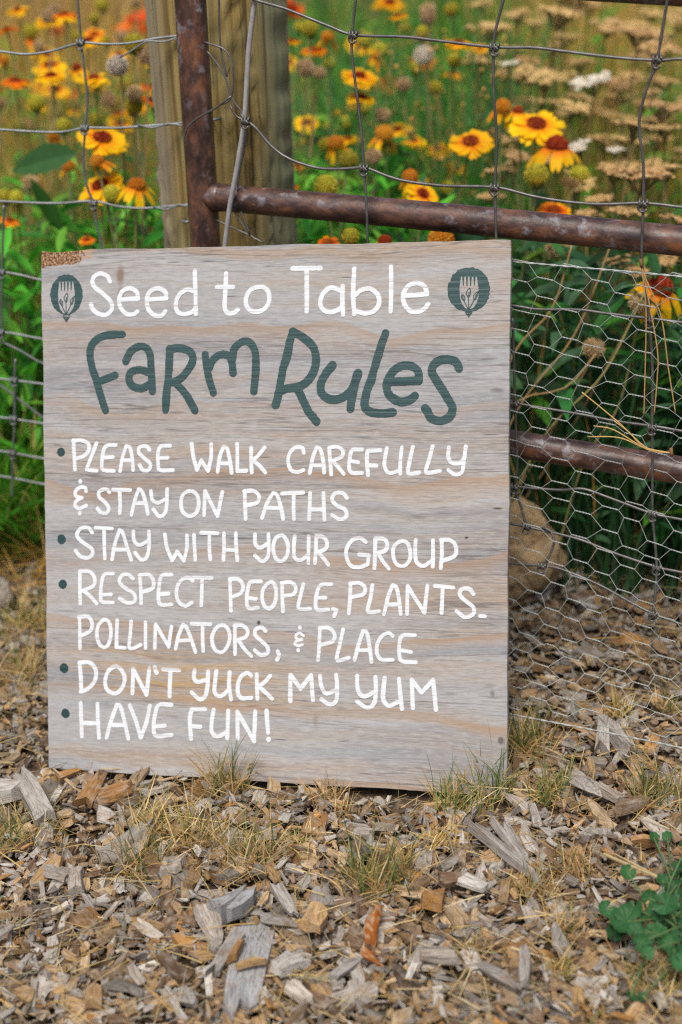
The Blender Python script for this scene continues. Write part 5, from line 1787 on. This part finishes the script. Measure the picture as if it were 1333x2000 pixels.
for (a_, b_, y_, lb) in (((1200, 462), (1012, 800), 1.99, "long tan dry stalk slanting from the rail down to the sign edge behind the netting"),
                        ((1120, 470), (1004, 690), 2.02, "shorter tan dry stalk nearest the sign's right edge behind the netting"),
                        ((1265, 560), (1065, 850), 1.97, "olive dry stalk slanting under the big red domed flower behind the netting"),
                        ((1165, 690), (1008, 785), 1.96, "thin brown stalk running left from the fuzzy dry seed head"),
                        ((1245, 640), (1140, 905), 2.03, "dull olive stalk crossing behind the lower rail at right")):
    p_, q_ = at_y(*a_, y_), at_y(*b_, y_ - 0.03)
    m_ = MB()
    mid_ = (p_ + q_) / 2 + np.array([0.014, 0, -0.016])
    tube(m_, catmull(np.array([q_ - (p_ - q_) * 0.5 - [0, 0, 0.05], q_, mid_, p_]) - q_, 0.02), 0.0015, 6, (0.36, 0.24, 0.10) if "olive" not in lb else (0.30, 0.27, 0.10), True)
    o = m_.build("dry_stalk", M_STEM, None, True)
    o.location = Vector(q_)
    tag(o, lb, "plant stalk")

# ------------------------------------------------------------------ weed at the lower right
def mallow():
    rr = np.random.RandomState(8)
    c0 = on_ground(1330, 1850, -0.005)
    e = empty("mallow_weed", c0, "low green weed with round scalloped leaves at the lower right edge", "plant")
    L = [(1300,1767,30),(1225,1800,42),(1283,1826,30),(1250,1842,22),(1322,1740,28),(1302,1800,26),(1226,1704,20),(1278,1637,15),(1304,1634,14),(1328,1700,24),(1332,1790,28),(1184,1776,22),(1335,1822,30),(1262,1790,24),(1310,1845,24),
         (1240,1820,24),(1345,1650,24),(1360,1760,34),(1370,1820,34),(1232,1948,16),(1255,1948,14),(1330,1880,24),(1295,1720,18),(1345,1700,26),(1200,1822,22),(1262,1860,20),(1315,1870,22),(1270,1755,22),(1290,1790,20),(1325,1765,24),(1345,1850,28),(1240,1775,22),(1205,1790,18),(1350,1790,28)]
    for (px, py, rp) in L:
        lift = rr.uniform(0.02, 0.055) if rp > 17 else 0.015
        g = on_ground(px, py, lift)
        R = 0.74 * rp * np.linalg.norm(g - CAM) / F
        n = 61
        th = np.linspace(0.22, 2 * math.pi - 0.22, n)
        lob = np.abs(np.sin((th - 0.22) * 3.5 * 2 * math.pi / (2 * math.pi - 0.44) * 0.5 * 2))
        rim_r = R * (0.92 + 0.09 * lob + 0.025 * rr.randn(n))
        ring = []
        tint = []
        col = np.array((0.038, 0.135, 0.045)) * rr.uniform(0.65, 1.4)
        tiltw = rr.randn() * 0.12
        for fr in (0.3, 0.6, 0.85, 1.0):
            crease = (lob - 0.5) * R * 0.17 * fr
            z = crease + 0.30 * R * fr ** 2 * rr.uniform(0.6, 1.2) + tiltw * R * fr * np.sin(th) + 0.02 * R * rr.randn(n) * fr
            ring.append(np.stack([fr * rim_r * np.cos(th), fr * rim_r * np.sin(th), z], 1))
            vein = np.clip(1 - lob * 3.0, 0, 1)[:, None]
            tint.append(col * (1 - 0.45 * vein) + np.array((0.14, 0.24, 0.11)) * 0.45 * vein)
        v = np.vstack([[[0, 0, 0]]] + ring)
        tint = np.vstack([col[None]] + tint)
        i = np.arange(n - 1)
        M = rot_to(np.array([rr.randn() * 0.35, -0.40 + rr.randn() * 0.35, 1.0]), rr.rand() * 6.28)
        m_ = MB()
        fs = [np.stack([np.zeros(n - 1, int), i + 1, i + 2], 1)] + [np.stack([i + 1 + k * n, i + 1 + (k + 1) * n, i + 2 + (k + 1) * n, i + 2 + k * n], 1) for k in range(3)]
        m_.add(v @ M.T + (g - c0), fs, tint)
        o = m_.build("leaf", M_LEAF, e, True)
        s_ = MB()
        foot = np.array([rr.randn() * 0.02, rr.randn() * 0.02, 0.0])
        q = g - c0
        tube(s_, catmull(np.array([foot * 0.5 + q * [0.35, 0.35, 0], (foot + q) / 2 + [0, 0, 0.012], q]), 0.01), 0.0011, 5, (0.10, 0.16, 0.06), False)
        s_.build("leaf_stalk", M_STEM, o, True)


mallow()

# dried straw stalk beside the weed, curled leaf, pine needles
m_ = MB()
pts = [on_ground(1180, 1668, 0.012), on_ground(1230, 1690, 0.014), on_ground(1292, 1716, 0.016)]
tube(m_, catmull(np.array(pts), 0.01), [0.0012] + [0.0022] * 20 if False else 0.0020, 6, (0.58, 0.46, 0.26))
for k in range(9):
    a_ = on_ground(1285 - 4 * k, 1712 - 2 * k, 0.016)
    b_ = on_ground(1165 + rng.uniform(-10, 30), 1655 + rng.uniform(-8, 60), 0.010)
    blade(m_, a_, b_ - a_, np.linalg.norm(b_ - a_), 0.0028, 0.05, np.array((0.55, 0.42, 0.22)) * rng.uniform(0.8, 1.1), 4, rng.uniform(0, 3))
tag(m_.build("straw_stalk", M_GRASS), "pale dry straw stalk lying beside the green weed at lower right", "straw stalk")

m_ = MB()
path = catmull(np.array([on_ground(741, 1768, 0.030), on_ground(727, 1800, 0.026), on_ground(724, 1835, 0.018), on_ground(718, 1862, 0.010), on_ground(748, 1888, 0.006)]), 0.004)
n = len(path)
t_, a_, b_ = frames(path)
wd = np.interp(np.linspace(0, 1, n), [0, 0.2, 0.5, 0.8, 1], [0.004, 0.0085, 0.0075, 0.008, 0.002])
rows = []
cols = []
for s in np.linspace(-1, 1, 7):
    cur = 1.25
    rows.append(path + np.array([1, 0, 0])[None] * (np.sin(s * cur) * wd)[:, None] + np.array([0, -0.5, 0.6])[None] * ((1 - np.cos(s * cur)) * wd * -1.0 + 0.0015 * np.sin(np.arange(n) * 0.9 + s * 3))[:, None])
    cols.append(np.stack([(np.array((0.46, 0.17, 0.03)) if rng.rand() < 0.75 else np.array((0.62, 0.42, 0.22))) * rng.uniform(0.7, 1.2) for _ in range(n)]))
v = np.stack(rows, 1).reshape(-1, 3)
c = np.stack(cols, 1).reshape(-1, 3)
i = np.arange(n - 1)[:, None] * 7
j = np.arange(6)[None]
m_.add(v, np.stack([i + j, i + j + 1, i + j + 8, i + j + 7], -1).reshape(-1, 4), c)
tag(m_.build("dried_leaf", M_LEAF), "curled orange brown dried leaf standing in the mulch below the biggest tuft", "dried leaf")


def needles(base, tips, off, label):
    m2 = MB()
    b0 = gp(*base, off)
    for tp in tips:
        pts = np.array([b0] + [gp(x, y, off) for x, y in tp])
        tube(m2, catmull(pts, 0.006), 0.00085, 5, (0.52, 0.33, 0.13))
    e_ = gp(base[0] - 1, base[1] - 10, off)
    tube(m2, np.array([e_, b0, b0 + (b0 - e_) * 0.6]), 0.0022, 7, (0.20, 0.10, 0.05))
    tag(m2.build("pine_needle_bundle", M_STEM, None, True), label, "pine needles")


needles((1253, 516), [[(1262,600),(1261,700),(1258,812)], [(1262,560),(1284,680),(1284,740),(1278,810)], [(1262,545),(1292,620),(1306,720),(1320,808)]], 0.042, "dry three needle pine bundle hanging from the right gate stay below the rail")
needles((1312, 885), [[(1265,876),(1205,822),(1137,766)], [(1265,878),(1200,840),(1160,832)], [(1262,876),(1210,855),(1148,853)], [(1258,873),(1230,845),(1200,822)]], 0.046, "dry pine needle bundle caught in the netting on the lower rail")
